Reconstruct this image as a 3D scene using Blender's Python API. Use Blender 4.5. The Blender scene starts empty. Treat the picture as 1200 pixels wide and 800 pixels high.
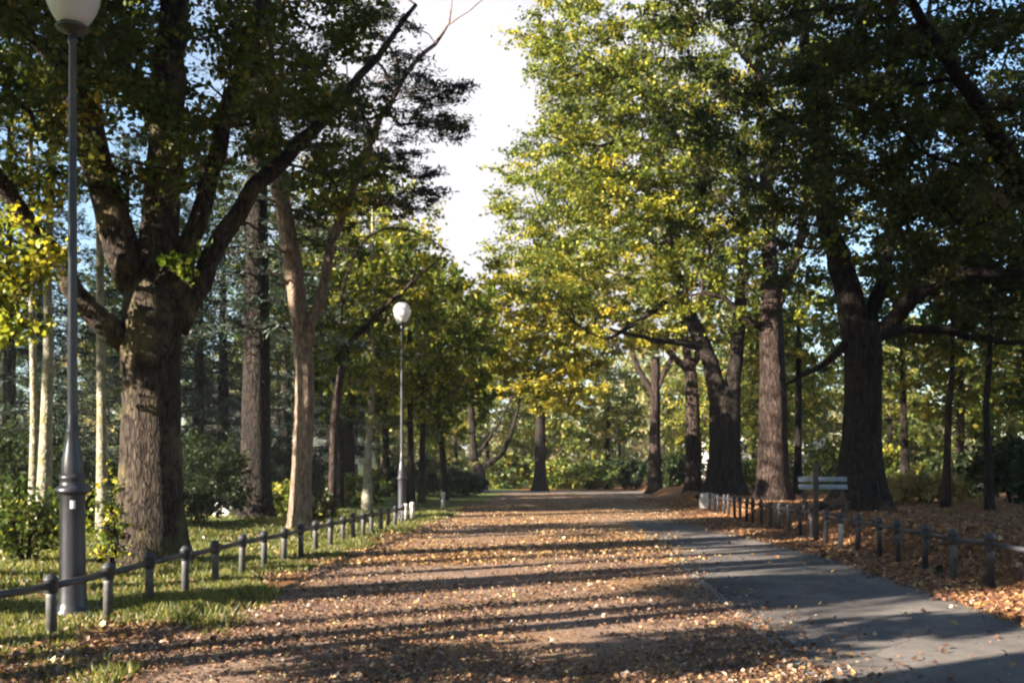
import bpy, math, random
import numpy as np
from mathutils import Vector, Matrix

R = np.random.default_rng(11)
random.seed(11)
F = 1167.0            # focal length in pixels of a 1200 wide picture (35 mm lens)
H = 1.6               # eye height
HZ = 553.0            # row of the horizon
S = 0.058             # the avenue runs 3.3 degrees to the right of the view

scene = bpy.context.scene
col = scene.collection

def at(px, py, Y):
    return np.array([(px - 600) / F * Y, Y, H - (py - HZ) / F * Y])

def sstep(a, b, x):
    t = np.clip((np.asarray(x, float) - a) / (b - a), 0, 1)
    return t * t * (3 - 2 * t)

def ground_z(x, y):
    x = np.asarray(x, float); y = np.asarray(y, float)
    u = x - S * y
    z = 0.46 * sstep(5.9, 7.1, u) + 0.10 * sstep(-5.6, -8.5, u)
    z = z + 0.05 * sstep(6.5, 9, u) * np.sin(x * 0.9 + 1.3 * np.sin(y * 0.35)) + 0.04 * sstep(-6, -9, u) * np.sin(y * 0.8 + x * 0.5)
    return z

# ------------------------------------------------------------------ materials
def new_mat(name):
    m = bpy.data.materials.new(name); m.use_nodes = True
    nt = m.node_tree; nt.nodes.clear()
    out = nt.nodes.new('ShaderNodeOutputMaterial')
    return m, nt, out

def N(nt, t, **kw):
    n = nt.nodes.new(t)
    for k, v in kw.items():
        setattr(n, k, v)
    return n

def ramp(nt, fac, stops):
    r = nt.nodes.new('ShaderNodeValToRGB')
    el = r.color_ramp.elements
    while len(el) < len(stops):
        el.new(0.5)
    for e, (p, c) in zip(el, stops):
        e.position = p; e.color = (c[0], c[1], c[2], 1)
    nt.links.new(fac, r.inputs[0])
    return r

def noise(nt, vec, scale, detail=4, rough=0.55, dist=0.0):
    n = nt.nodes.new('ShaderNodeTexNoise')
    n.inputs['Scale'].default_value = scale
    n.inputs['Detail'].default_value = detail
    n.inputs['Roughness'].default_value = rough
    n.inputs['Distortion'].default_value = dist
    if vec is not None:
        nt.links.new(vec, n.inputs['Vector'])
    return n

def mixc(nt, fac, a, b, mode='MIX'):
    m = nt.nodes.new('ShaderNodeMix'); m.data_type = 'RGBA'; m.blend_type = mode
    for v, s in ((fac, m.inputs[0]), (a, m.inputs[6]), (b, m.inputs[7])):
        if isinstance(v, (int, float)): s.default_value = v
        elif isinstance(v, tuple): s.default_value = (v[0], v[1], v[2], 1)
        else: nt.links.new(v, s)
    return m.outputs[2]

def plain_mat(name, base, rough=0.6, metal=0.0, var=0.25, scale=6.0, bump=0.0, spec=0.5):
    m, nt, out = new_mat(name)
    tc = N(nt, 'ShaderNodeTexCoord')
    n = noise(nt, tc.outputs['Object'], scale, 5, 0.6)
    lo = tuple(c * (1 - var) for c in base); hi = tuple(min(1, c * (1 + var)) for c in base)
    r = ramp(nt, n.outputs['Fac'], [(0.3, lo), (0.7, hi)])
    p = N(nt, 'ShaderNodeBsdfPrincipled')
    p.inputs['Roughness'].default_value = rough; p.inputs['Metallic'].default_value = metal
    p.inputs['Specular IOR Level'].default_value = spec
    nt.links.new(r.outputs[0], p.inputs['Base Color'])
    if bump:
        b = N(nt, 'ShaderNodeBump'); b.inputs['Strength'].default_value = bump; b.inputs['Distance'].default_value = 0.02
        nt.links.new(n.outputs['Fac'], b.inputs['Height']); nt.links.new(b.outputs[0], p.inputs['Normal'])
    nt.links.new(p.outputs[0], out.inputs[0])
    return m

def leaf_mat(name, transl=0.45, gloss=0.02):
    m, nt, out = new_mat(name)
    a = N(nt, 'ShaderNodeAttribute', attribute_name='tint')
    d = N(nt, 'ShaderNodeBsdfDiffuse'); t = N(nt, 'ShaderNodeBsdfTranslucent')
    g = N(nt, 'ShaderNodeBsdfGlossy'); g.inputs['Roughness'].default_value = 0.45
    nt.links.new(a.outputs['Color'], d.inputs[0])
    tc = mixc(nt, 1.0, a.outputs['Color'], (1.35, 1.25, 0.7), 'MULTIPLY')
    nt.links.new(tc, t.inputs[0])
    mx = N(nt, 'ShaderNodeMixShader'); mx.inputs[0].default_value = transl
    nt.links.new(d.outputs[0], mx.inputs[1]); nt.links.new(t.outputs[0], mx.inputs[2])
    m2 = N(nt, 'ShaderNodeMixShader'); m2.inputs[0].default_value = gloss
    nt.links.new(mx.outputs[0], m2.inputs[1]); nt.links.new(g.outputs[0], m2.inputs[2])
    nt.links.new(m2.outputs[0], out.inputs[0])
    return m

def bark_mat(name, dark, mid, light, vscale=7.0, stretch=0.16, bump=0.9, lichen=None, fiss=0.85):
    m, nt, out = new_mat(name)
    tc = N(nt, 'ShaderNodeTexCoord')
    mp = N(nt, 'ShaderNodeMapping'); mp.inputs['Scale'].default_value = (1, 1, stretch)
    nt.links.new(tc.outputs['Object'], mp.inputs[0])
    n1 = noise(nt, mp.outputs[0], vscale, 6, 0.65, 0.6)
    v = N(nt, 'ShaderNodeTexVoronoi', feature='DISTANCE_TO_EDGE'); v.inputs['Scale'].default_value = vscale * 1.6
    nt.links.new(mp.outputs[0], v.inputs['Vector'])
    n2 = noise(nt, tc.outputs['Object'], 1.3, 4, 0.6)
    r = ramp(nt, n1.outputs['Fac'], [(0.3, dark), (0.5, mid), (0.72, light)])
    v2 = N(nt, 'ShaderNodeTexVoronoi', feature='DISTANCE_TO_EDGE'); v2.inputs['Scale'].default_value = vscale * 0.75
    wv = N(nt, 'ShaderNodeVectorMath', operation='ADD')
    ws = N(nt, 'ShaderNodeVectorMath', operation='SCALE'); ws.inputs['Scale'].default_value = 0.16
    nt.links.new(noise(nt, mp.outputs[0], vscale * 0.6, 3, 0.6).outputs['Color'], ws.inputs[0])
    mp2 = N(nt, 'ShaderNodeMapping'); mp2.inputs['Scale'].default_value = (1, 1, max(stretch * 1.5, 0.3))
    nt.links.new(tc.outputs['Object'], mp2.inputs[0])
    nt.links.new(mp2.outputs[0], wv.inputs[0]); nt.links.new(ws.outputs[0], wv.inputs[1])
    nt.links.new(wv.outputs[0], v2.inputs['Vector'])
    fis = ramp(nt, v2.outputs['Distance'], [(0.0, (0.3, 0.28, 0.27)), (0.11, (1, 1, 1))])
    c = mixc(nt, fiss, r.outputs[0], fis.outputs[0], 'MULTIPLY')
    if lichen:
        lr = ramp(nt, n2.outputs['Fac'], [(0.5, (0, 0, 0)), (0.62, (1, 1, 1))])
        c = mixc(nt, lr.outputs[0], c, lichen)
    p = N(nt, 'ShaderNodeBsdfPrincipled'); p.inputs['Roughness'].default_value = 0.9
    p.inputs['Specular IOR Level'].default_value = 0.15
    nt.links.new(c, p.inputs['Base Color'])
    mth = N(nt, 'ShaderNodeMath', operation='MULTIPLY_ADD'); mth.inputs[1].default_value = 0.7
    sm = N(nt, 'ShaderNodeMath', operation='MINIMUM'); sm.inputs[1].default_value = 0.25
    nt.links.new(v.outputs['Distance'], sm.inputs[0])
    nt.links.new(n1.outputs['Fac'], mth.inputs[0]); nt.links.new(sm.outputs[0], mth.inputs[2])
    b = N(nt, 'ShaderNodeBump'); b.inputs['Strength'].default_value = bump; b.inputs['Distance'].default_value = 0.08
    ad = N(nt, 'ShaderNodeMath', operation='MULTIPLY_ADD'); ad.inputs[1].default_value = 0.9
    rb = N(nt, 'ShaderNodeRGBToBW'); nt.links.new(fis.outputs[0], rb.inputs[0])
    nt.links.new(rb.outputs[0], ad.inputs[0]); nt.links.new(mth.outputs[0], ad.inputs[2])
    nt.links.new(ad.outputs[0], b.inputs['Height']); nt.links.new(b.outputs[0], p.inputs['Normal'])
    nt.links.new(p.outputs[0], out.inputs[0])
    return m

M = {}
M['leaf'] = leaf_mat('tree_leaf', 0.48)
M['needle'] = leaf_mat('conifer_needle', 0.2, 0.02)
M['litter'] = leaf_mat('fallen_leaf', 0.12, 0.05)
M['grass'] = leaf_mat('grass_blade', 0.5, 0.03)
M['bark'] = bark_mat('furrowed_bark', (0.016, 0.012, 0.011), (0.04, 0.03, 0.025), (0.09, 0.069, 0.053), 13, 0.2, lichen=(0.10, 0.08, 0.045))
M['bark_dark'] = bark_mat('dark_bark', (0.011, 0.009, 0.008), (0.027, 0.021, 0.018), (0.058, 0.045, 0.037), 11)
M['bark_red'] = bark_mat('reddish_bark', (0.017, 0.012, 0.011), (0.042, 0.029, 0.025), (0.09, 0.063, 0.053), 10)
M['bark_pine'] = bark_mat('pine_bark', (0.07, 0.048, 0.038), (0.19, 0.137, 0.105), (0.34, 0.26, 0.205), 12.0, 0.3, 0.6, fiss=0.45)
M['bark_pale'] = bark_mat('pale_bark', (0.11, 0.10, 0.08), (0.25, 0.23, 0.18), (0.37, 0.34, 0.27), 6.0, 0.9, 0.4, lichen=(0.15, 0.14, 0.07), fiss=0.3)
M['iron'] = plain_mat('black_painted_iron', (0.028, 0.028, 0.034), 0.42, 0.0, 0.3, 14, 0.1)
M['lamp_iron'] = plain_mat('dark_grey_lamp_paint', (0.024, 0.024, 0.032), 0.36, 0.0, 0.25, 9, 0.08)
M['post_stem'] = plain_mat('weathered_grey_post_paint', (0.065, 0.064, 0.066), 0.6, 0.0, 0.45, 12, 0.2)
M['white_post'] = plain_mat('pale_post_paint', (0.42, 0.4, 0.37), 0.6, 0.0, 0.3, 12, 0.1)  # pale bollards; also stands in for sunlight on one right railing post
M['wood_dark'] = plain_mat('dark_timber', (0.05, 0.038, 0.03), 0.75, 0, 0.4, 10, 0.3)
M['slat'] = plain_mat('faded_blue_grey_slat', (0.2, 0.235, 0.27), 0.55, 0, 0.2, 9, 0.15)
M['stone'] = plain_mat('grey_stone', (0.36, 0.34, 0.32), 0.85, 0, 0.35, 6, 0.5)
M['boulder'] = plain_mat('pale_boulder_stone', (0.62, 0.6, 0.56), 0.85, 0, 0.2, 5, 0.5)
M['sticker'] = plain_mat('white_sticker', (0.8, 0.8, 0.8), 0.4, 0, 0.04, 8)
M['car_paint'] = plain_mat('near_black_car_paint', (0.02, 0.02, 0.026), 0.2, 0, 0.1, 3)
M['tyre'] = plain_mat('tyre_rubber', (0.02, 0.02, 0.02), 0.8, 0, 0.2, 8)
M['rim'] = plain_mat('grey_wheel_metal', (0.4, 0.4, 0.42), 0.35, 0.8, 0.1, 8)
M['car_glass'] = plain_mat('dark_window_glass', (0.03, 0.035, 0.04), 0.05, 0, 0.1, 3, 0, 0.8)
M['tail'] = plain_mat('red_tail_lens', (0.4, 0.02, 0.02), 0.25, 0, 0.1, 5)
M['house_wall'] = plain_mat('pale_render', (0.68, 0.64, 0.57), 0.9, 0, 0.12, 1.5, 0.1)
M['house_roof'] = plain_mat('brown_roof_tile', (0.07, 0.055, 0.05), 0.8, 0, 0.3, 8, 0.3)
M['frame'] = plain_mat('white_window_frame', (0.75, 0.75, 0.73), 0.5, 0, 0.05, 6)

def globe_mat():
    m, nt, out = new_mat('opal_glass')
    tc = N(nt, 'ShaderNodeTexCoord'); n = noise(nt, tc.outputs['Object'], 5, 3)
    r = ramp(nt, n.outputs['Fac'], [(0.3, (0.66, 0.66, 0.68)), (0.7, (0.76, 0.76, 0.77))])
    d = N(nt, 'ShaderNodeBsdfPrincipled'); d.inputs['Roughness'].default_value = 0.25
    nt.links.new(r.outputs[0], d.inputs['Base Color'])
    t = N(nt, 'ShaderNodeBsdfTranslucent'); nt.links.new(r.outputs[0], t.inputs[0])
    mx = N(nt, 'ShaderNodeMixShader'); mx.inputs[0].default_value = 0.35
    nt.links.new(d.outputs[0], mx.inputs[1]); nt.links.new(t.outputs[0], mx.inputs[2])
    nt.links.new(mx.outputs[0], out.inputs[0])
    return m
M['globe'] = globe_mat()

def ground_mat(name, stops, scale, grit=40, bump=0.6, patches=None, grass=None):
    m, nt, out = new_mat(name)
    g = N(nt, 'ShaderNodeNewGeometry')
    n1 = noise(nt, g.outputs['Position'], scale, 6, 0.65, 0.3)
    n2 = noise(nt, g.outputs['Position'], grit, 3, 0.7)
    n3 = noise(nt, g.outputs['Position'], scale * 0.22, 3, 0.5)
    mth = N(nt, 'ShaderNodeMath', operation='MULTIPLY_ADD'); mth.inputs[1].default_value = 0.5
    sc = N(nt, 'ShaderNodeMath', operation='MULTIPLY'); sc.inputs[1].default_value = 0.5
    nt.links.new(n2.outputs['Fac'], sc.inputs[0])
    nt.links.new(n1.outputs['Fac'], mth.inputs[0]); nt.links.new(sc.outputs[0], mth.inputs[2])
    r = ramp(nt, mth.outputs[0], stops)
    c = r.outputs[0]
    if patches:
        pr = ramp(nt, n3.outputs['Fac'], [(0.48, (0, 0, 0)), (0.66, (0.8, 0.8, 0.8))])
        c = mixc(nt, pr.outputs[0], c, patches)
    if grass:
        # turf left of the railing, leaf mould elsewhere
        sx = N(nt, 'ShaderNodeSeparateXYZ'); nt.links.new(g.outputs['Position'], sx.inputs[0])
        ma = N(nt, 'ShaderNodeMath', operation='MULTIPLY_ADD'); ma.inputs[1].default_value = -S
        nt.links.new(sx.outputs['Y'], ma.inputs[0]); nt.links.new(sx.outputs['X'], ma.inputs[2])
        nn = N(nt, 'ShaderNodeMath', operation='MULTIPLY_ADD'); nn.inputs[1].default_value = 2.4
        nt.links.new(n3.outputs['Fac'], nn.inputs[0]); nt.links.new(ma.outputs[0], nn.inputs[2])
        mr = N(nt, 'ShaderNodeMapRange'); mr.inputs['From Min'].default_value = -3.2; mr.inputs['From Max'].default_value = -4.2
        nt.links.new(nn.outputs[0], mr.inputs['Value'])
        gr = ramp(nt, n1.outputs['Fac'], grass)
        c = mixc(nt, mr.outputs[0], c, gr.outputs[0])
    p = N(nt, 'ShaderNodeBsdfPrincipled'); p.inputs['Roughness'].default_value = 0.95
    p.inputs['Specular IOR Level'].default_value = 0.12
    nt.links.new(c, p.inputs['Base Color'])
    b = N(nt, 'ShaderNodeBump'); b.inputs['Strength'].default_value = bump; b.inputs['Distance'].default_value = 0.03
    nt.links.new(mth.outputs[0], b.inputs['Height']); nt.links.new(b.outputs[0], p.inputs['Normal'])
    nt.links.new(p.outputs[0], out.inputs[0])
    return m
M['ground'] = ground_mat('leaf_mould_and_turf', [(0.28, (0.07, 0.036, 0.02)), (0.5, (0.19, 0.095, 0.042)), (0.72, (0.34, 0.18, 0.075))], 1.3, 26, 0.7,
                         None, [(0.3, (0.05, 0.07, 0.018)), (0.55, (0.10, 0.125, 0.03)), (0.75, (0.2, 0.18, 0.06))])
M['path'] = ground_mat('trodden_earth', [(0.28, (0.085, 0.055, 0.045)), (0.5, (0.21, 0.142, 0.108)), (0.72, (0.42, 0.31, 0.22))], 0.9, 34, 0.8, (0.26, 0.155, 0.075))
def asphalt_mat():
    m, nt, out = new_mat('worn_asphalt')
    g = N(nt, 'ShaderNodeNewGeometry'); pos = g.outputs['Position']
    big = noise(nt, pos, 0.55, 5, 0.6, 0.6); grit = noise(nt, pos, 70, 2, 0.7); mid = noise(nt, pos, 5, 5, 0.7)
    base = ramp(nt, big.outputs['Fac'], [(0.32, (0.085, 0.077, 0.077)), (0.5, (0.14, 0.127, 0.12)), (0.68, (0.205, 0.185, 0.17))]).outputs[0]
    gr = ramp(nt, grit.outputs['Fac'], [(0.3, (0.55, 0.55, 0.56)), (0.55, (1, 1, 1)), (0.72, (1.5, 1.48, 1.42))]).outputs[0]
    c = mixc(nt, 0.8, base, gr, 'MULTIPLY')
    st = ramp(nt, mid.outputs['Fac'], [(0.35, (0.72, 0.7, 0.68)), (0.6, (1.05, 1.03, 1.0))]).outputs[0]
    c = mixc(nt, 0.7, c, st, 'MULTIPLY')
    wv = N(nt, 'ShaderNodeVectorMath', operation='ADD'); ws = N(nt, 'ShaderNodeVectorMath', operation='SCALE'); ws.inputs['Scale'].default_value = 0.5
    nt.links.new(noise(nt, pos, 1.6, 4, 0.65).outputs['Color'], ws.inputs[0]); nt.links.new(pos, wv.inputs[0]); nt.links.new(ws.outputs[0], wv.inputs[1])
    v = N(nt, 'ShaderNodeTexVoronoi', feature='DISTANCE_TO_EDGE'); v.inputs['Scale'].default_value = 0.55; nt.links.new(wv.outputs[0], v.inputs['Vector'])
    ck = ramp(nt, v.outputs['Distance'], [(0.0, (0.3, 0.27, 0.24)), (0.011, (1, 1, 1))]).outputs[0]
    c = mixc(nt, 0.8, c, ck, 'MULTIPLY')
    p = N(nt, 'ShaderNodeBsdfPrincipled'); p.inputs['Roughness'].default_value = 0.88; p.inputs['Specular IOR Level'].default_value = 0.25
    nt.links.new(c, p.inputs['Base Color'])
    b = N(nt, 'ShaderNodeBump'); b.inputs['Strength'].default_value = 0.5; b.inputs['Distance'].default_value = 0.012
    nt.links.new(grit.outputs['Fac'], b.inputs['Height']); nt.links.new(b.outputs[0], p.inputs['Normal'])
    nt.links.new(p.outputs[0], out.inputs[0])
    return m
M['asphalt'] = asphalt_mat()
M['road'] = ground_mat('pale_road_asphalt', [(0.3, (0.16, 0.15, 0.15)), (0.7, (0.24, 0.225, 0.22))], 0.6, 30, 0.2)

def edging_mat():
    m, nt, out = new_mat('granite_setts')
    g = N(nt, 'ShaderNodeNewGeometry')
    br = N(nt, 'ShaderNodeTexBrick'); br.inputs['Scale'].default_value = 6.0
    br.inputs['Color1'].default_value = (0.22, 0.22, 0.215, 1); br.inputs['Color2'].default_value = (0.3, 0.295, 0.28, 1)
    br.inputs['Mortar'].default_value = (0.08, 0.065, 0.05, 1); br.inputs['Mortar Size'].default_value = 0.03
    nt.links.new(g.outputs['Position'], br.inputs['Vector'])
    p = N(nt, 'ShaderNodeBsdfPrincipled'); p.inputs['Roughness'].default_value = 0.85
    nt.links.new(br.outputs['Color'], p.inputs['Base Color'])
    nt.links.new(p.outputs[0], out.inputs[0])
    return m
M['setts'] = edging_mat()

# ------------------------------------------------------------------ object helpers
def obj(name, data, parent=None, loc=None):
    o = bpy.data.objects.new(name, data); col.objects.link(o)
    if parent is not None: o.parent = parent
    if loc is not None: o.location = Vector([float(v) for v in loc])
    return o

def tag(o, label, cat, group=None, kind=None):
    o['label'] = label; o['category'] = cat
    if group: o['group'] = group
    if kind: o['kind'] = kind
    return o

def thing(name, label, cat, loc, rz=0.0, group=None):
    o = obj(name, None, None, loc); o.rotation_euler = (0, 0, rz); o.empty_display_size = 0.3
    return tag(o, label, cat, group)

def copy_thing(o, loc, rz=0.0, label=None, scale=1.0):
    c = o.copy(); col.objects.link(c)
    c.location = Vector([float(v) for v in loc]); c.rotation_euler = (0, 0, rz); c.scale = (scale,) * 3
    if label: c['label'] = label
    for ch in [k for k in o.children]:
        d = ch.copy(); col.objects.link(d); d.parent = c
        for g in [k for k in ch.children]:
            e = g.copy(); col.objects.link(e); e.parent = d
    return c

class MB:
    """collects polygons of one mesh"""
    def __init__(self):
        self.v = []; self.f = []; self.n = 0
    def add(self, v, f):
        v = np.asarray(v, float).reshape(-1, 3)
        f = np.asarray(f, int)
        self.v.append(v); self.f.append(f + self.n); self.n += len(v)
    def tube(self, pts, rad, sides=8, cap=True, wob=None):
        pts = np.asarray(pts, float); rad = np.asarray(rad, float); n = len(pts)
        t = np.gradient(pts, axis=0); t /= np.linalg.norm(t, axis=1)[:, None] + 1e-9
        up = np.array([0, 0, 1.0]) if abs(t[0][2]) < 0.9 else np.array([1.0, 0, 0])
        a = np.cross(t[0], up); a /= np.linalg.norm(a)
        th = np.arange(sides) / sides * 2 * math.pi
        ring = np.empty((n, sides, 3))
        for i in range(n):
            a = a - t[i] * np.dot(a, t[i]); a /= np.linalg.norm(a) + 1e-9
            b = np.cross(t[i], a)
            rr = rad[i] * (wob[i] if wob is not None else 1.0)
            ring[i] = pts[i] + (np.cos(th) * rr)[:, None] * a + (np.sin(th) * rr)[:, None] * b
        v = ring.reshape(-1, 3)
        i, j = np.meshgrid(np.arange(n - 1), np.arange(sides), indexing='ij')
        j2 = (j + 1) % sides
        f = np.stack([i * sides + j, i * sides + j2, (i + 1) * sides + j2, (i + 1) * sides + j], -1).reshape(-1, 4)
        self.add(v, f)
        if cap:
            k = len(self.v) - 1; off = self.n
            self.add([pts[-1] + t[-1] * rad[-1] * 0.5, pts[0]], np.zeros((0, 4), int))
            jj = np.arange(sides); base = off - n * sides
            top = np.stack([base + (n - 1) * sides + jj, base + (n - 1) * sides + (jj + 1) % sides, np.full(sides, off), np.full(sides, off)], -1)
            self.f.append(top)
            bot = np.stack([base + (jj + 1) % sides, base + jj, np.full(sides, off + 1), np.full(sides, off + 1)], -1)
            self.f.append(bot)
    def lathe(self, prof, sides=24, center=(0, 0, 0)):
        prof = np.asarray(prof, float); n = len(prof)
        th = np.arange(sides) / sides * 2 * math.pi
        v = np.stack([prof[:, 0, None] * np.cos(th), prof[:, 0, None] * np.sin(th), np.repeat(prof[:, 1, None], sides, 1)], -1).reshape(-1, 3) + np.asarray(center)
        i, j = np.meshgrid(np.arange(n - 1), np.arange(sides), indexing='ij'); j2 = (j + 1) % sides
        self.add(v, np.stack([i * sides + j, i * sides + j2, (i + 1) * sides + j2, (i + 1) * sides + j], -1).reshape(-1, 4))
    def box(self, c, s, bev=0.0, rot=None):
        x, y, z = np.asarray(s, float) / 2
        if bev <= 0:
            v = np.array([[sx * x, sy * y, sz * z] for sx in (-1, 1) for sy in (-1, 1) for sz in (-1, 1)])
            f = [[0, 1, 3, 2], [4, 6, 7, 5], [0, 4, 5, 1], [2, 3, 7, 6], [0, 2, 6, 4], [1, 5, 7, 3]]
        else:
            q = []
            for (zz, k) in ((-z, bev), (-z + bev, 0), (z - bev, 0), (z, bev)):
                X, Y_ = x - k, y - k; b = bev
                q += [[X - b, -Y_, zz], [X, -Y_ + b, zz], [X, Y_ - b, zz], [X - b, Y_, zz], [-X + b, Y_, zz], [-X, Y_ - b, zz], [-X, -Y_ + b, zz], [-X + b, -Y_, zz]]
            v = np.array(q); f = []
            for r in range(3):
                for j in range(8):
                    f.append([r * 8 + j, r * 8 + (j + 1) % 8, (r + 1) * 8 + (j + 1) % 8, (r + 1) * 8 + j])
            for o, s_ in ((0, -1), (24, 1)):
                for qd in ((0, 1, 2, 3), (0, 3, 4, 7), (4, 5, 6, 7)):
                    qq = [o + k for k in qd]
                    f.append(qq if s_ > 0 else qq[::-1])
        if rot is not None: v = v @ np.asarray(rot).T
        self.add(v + np.asarray(c, float), f)
    def build(self, name, mat, parent=None, loc=None, smooth=True, tint=None):
        me = bpy.data.meshes.new(name)
        V = np.concatenate(self.v); 
        quads = np.concatenate([f if f.shape[1] == 4 else np.concatenate([f, f[:, -1:]], 1) for f in self.f if len(f)])
        tri = quads[:, 2] == quads[:, 3]
        cnt = np.where(tri, 3, 4)
        start = np.concatenate([[0], np.cumsum(cnt)[:-1]])
        mask = np.ones(quads.shape, bool); mask[tri, 3] = False
        loops = quads[mask]
        me.vertices.add(len(V)); me.vertices.foreach_set('co', V.astype(np.float32).ravel())
        me.loops.add(len(loops)); me.loops.foreach_set('vertex_index', loops.astype(np.int32))
        me.polygons.add(len(quads)); me.polygons.foreach_set('loop_start', start.astype(np.int32)); me.polygons.foreach_set('loop_total', cnt.astype(np.int32))
        if smooth: me.polygons.foreach_set('use_smooth', np.ones(len(quads), bool))
        if tint is not None:
            at_ = me.attributes.new('tint', 'FLOAT_COLOR', 'POINT')
            at_.data.foreach_set('color', np.concatenate([tint, np.ones((len(tint), 1))], 1).astype(np.float32).ravel())
        me.materials.append(mat); me.update(calc_edges=True); me.validate()
        return obj(name, me, parent, loc)

def leaves_mesh(name, centers, length, width, normal_bias, colors, mat, parent=None, loc=None, direction=None, fold=0.12, rng=R):
    n = len(centers)
    nrm = rng.normal(size=(n, 3)); nrm[:, 2] += normal_bias
    nrm /= np.linalg.norm(nrm, axis=1)[:, None]
    a = rng.normal(size=(n, 3)) if direction is None else direction
    a = a - nrm * np.sum(a * nrm, 1)[:, None]; a /= np.linalg.norm(a, axis=1)[:, None] + 1e-9
    b = np.cross(nrm, a)
    L = np.asarray(length)[:, None] if np.ndim(length) else np.full((n, 1), length)
    W = L * width
    p0 = centers - a * L * 0.5; p2 = centers + a * L * 0.5
    m_ = centers - a * L * 0.06
    p1 = m_ + b * W * 0.5 + nrm * L * fold; p3 = m_ - b * W * 0.5 + nrm * L * fold
    V = np.stack([p0, p1, p2, p3], 1).reshape(-1, 3)
    k = np.arange(n)[:, None] * 4
    f = np.concatenate([k + np.array([0, 1, 2, 2]), k + np.array([0, 2, 3, 3])])
    mb = MB(); mb.add(V, f)
    return mb.build(name, mat, parent, loc, smooth=False, tint=np.repeat(colors, 4, axis=0))

def pick(rng, n, palette):
    c = np.array([p[1] for p in palette], float); w = np.array([p[0] for p in palette], float); w /= w.sum()
    return c[rng.choice(len(c), n, p=w)]

# palettes: (weight, colour)
GREEN = [(5, (0.045, 0.075, 0.016)), (4, (0.07, 0.095, 0.018)), (1.6, (0.13, 0.135, 0.024)), (0.5, (0.26, 0.2, 0.03))]
MIXED = [(3.5, (0.065, 0.1, 0.018)), (4, (0.13, 0.16, 0.024)), (3, (0.24, 0.26, 0.03)), (1.2, (0.4, 0.35, 0.035))]
YELLOW = [(2, (0.10, 0.135, 0.022)), (4, (0.21, 0.22, 0.028)), (4, (0.38, 0.33, 0.035)), (2, (0.5, 0.38, 0.035))]
BROWN = [(4, (0.036, 0.056, 0.016)), (4, (0.055, 0.068, 0.02)), (1.6, (0.085, 0.07, 0.025)), (0.8, (0.14, 0.16, 0.028)), (0.2, (0.26, 0.24, 0.03))]
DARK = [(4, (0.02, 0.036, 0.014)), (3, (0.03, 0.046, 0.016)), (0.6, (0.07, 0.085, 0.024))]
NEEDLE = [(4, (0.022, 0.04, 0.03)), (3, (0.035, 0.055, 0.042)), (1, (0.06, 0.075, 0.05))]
HAZED_FAR = [(3, (0.15, 0.19, 0.08)), (3, (0.24, 0.25, 0.10)), (2, (0.34, 0.29, 0.14)), (1, (0.4, 0.29, 0.18))]  # leaf colours paled, distance haze is put into them
LITTER = [(4, (0.165, 0.085, 0.05)), (3, (0.24, 0.135, 0.068)), (4.5, (0.10, 0.055, 0.038)), (0.8, (0.36, 0.25, 0.11)), (0.3, (0.42, 0.35, 0.15)), (0.8, (0.38, 0.31, 0.25))]

# ------------------------------------------------------------------ tree builder
def catmull(pts, step):
    pts = np.asarray(pts, float)
    P_ = np.vstack([2 * pts[0] - pts[1], pts, 2 * pts[-1] - pts[-2]])
    out = []
    for i in range(1, len(P_) - 2):
        p0, p1, p2, p3 = P_[i - 1:i + 3]
        n = max(1, int(round(np.linalg.norm((p2 - p1)[:3]) / step)))
        for k in range(n):
            t = k / n
            out.append(0.5 * ((2 * p1) + (-p0 + p2) * t + (2 * p0 - 5 * p1 + 4 * p2 - p3) * t * t + (-p0 + 3 * p1 - 3 * p2 + p3) * t ** 3))
    out.append(P_[-2])
    return np.array(out)

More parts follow.
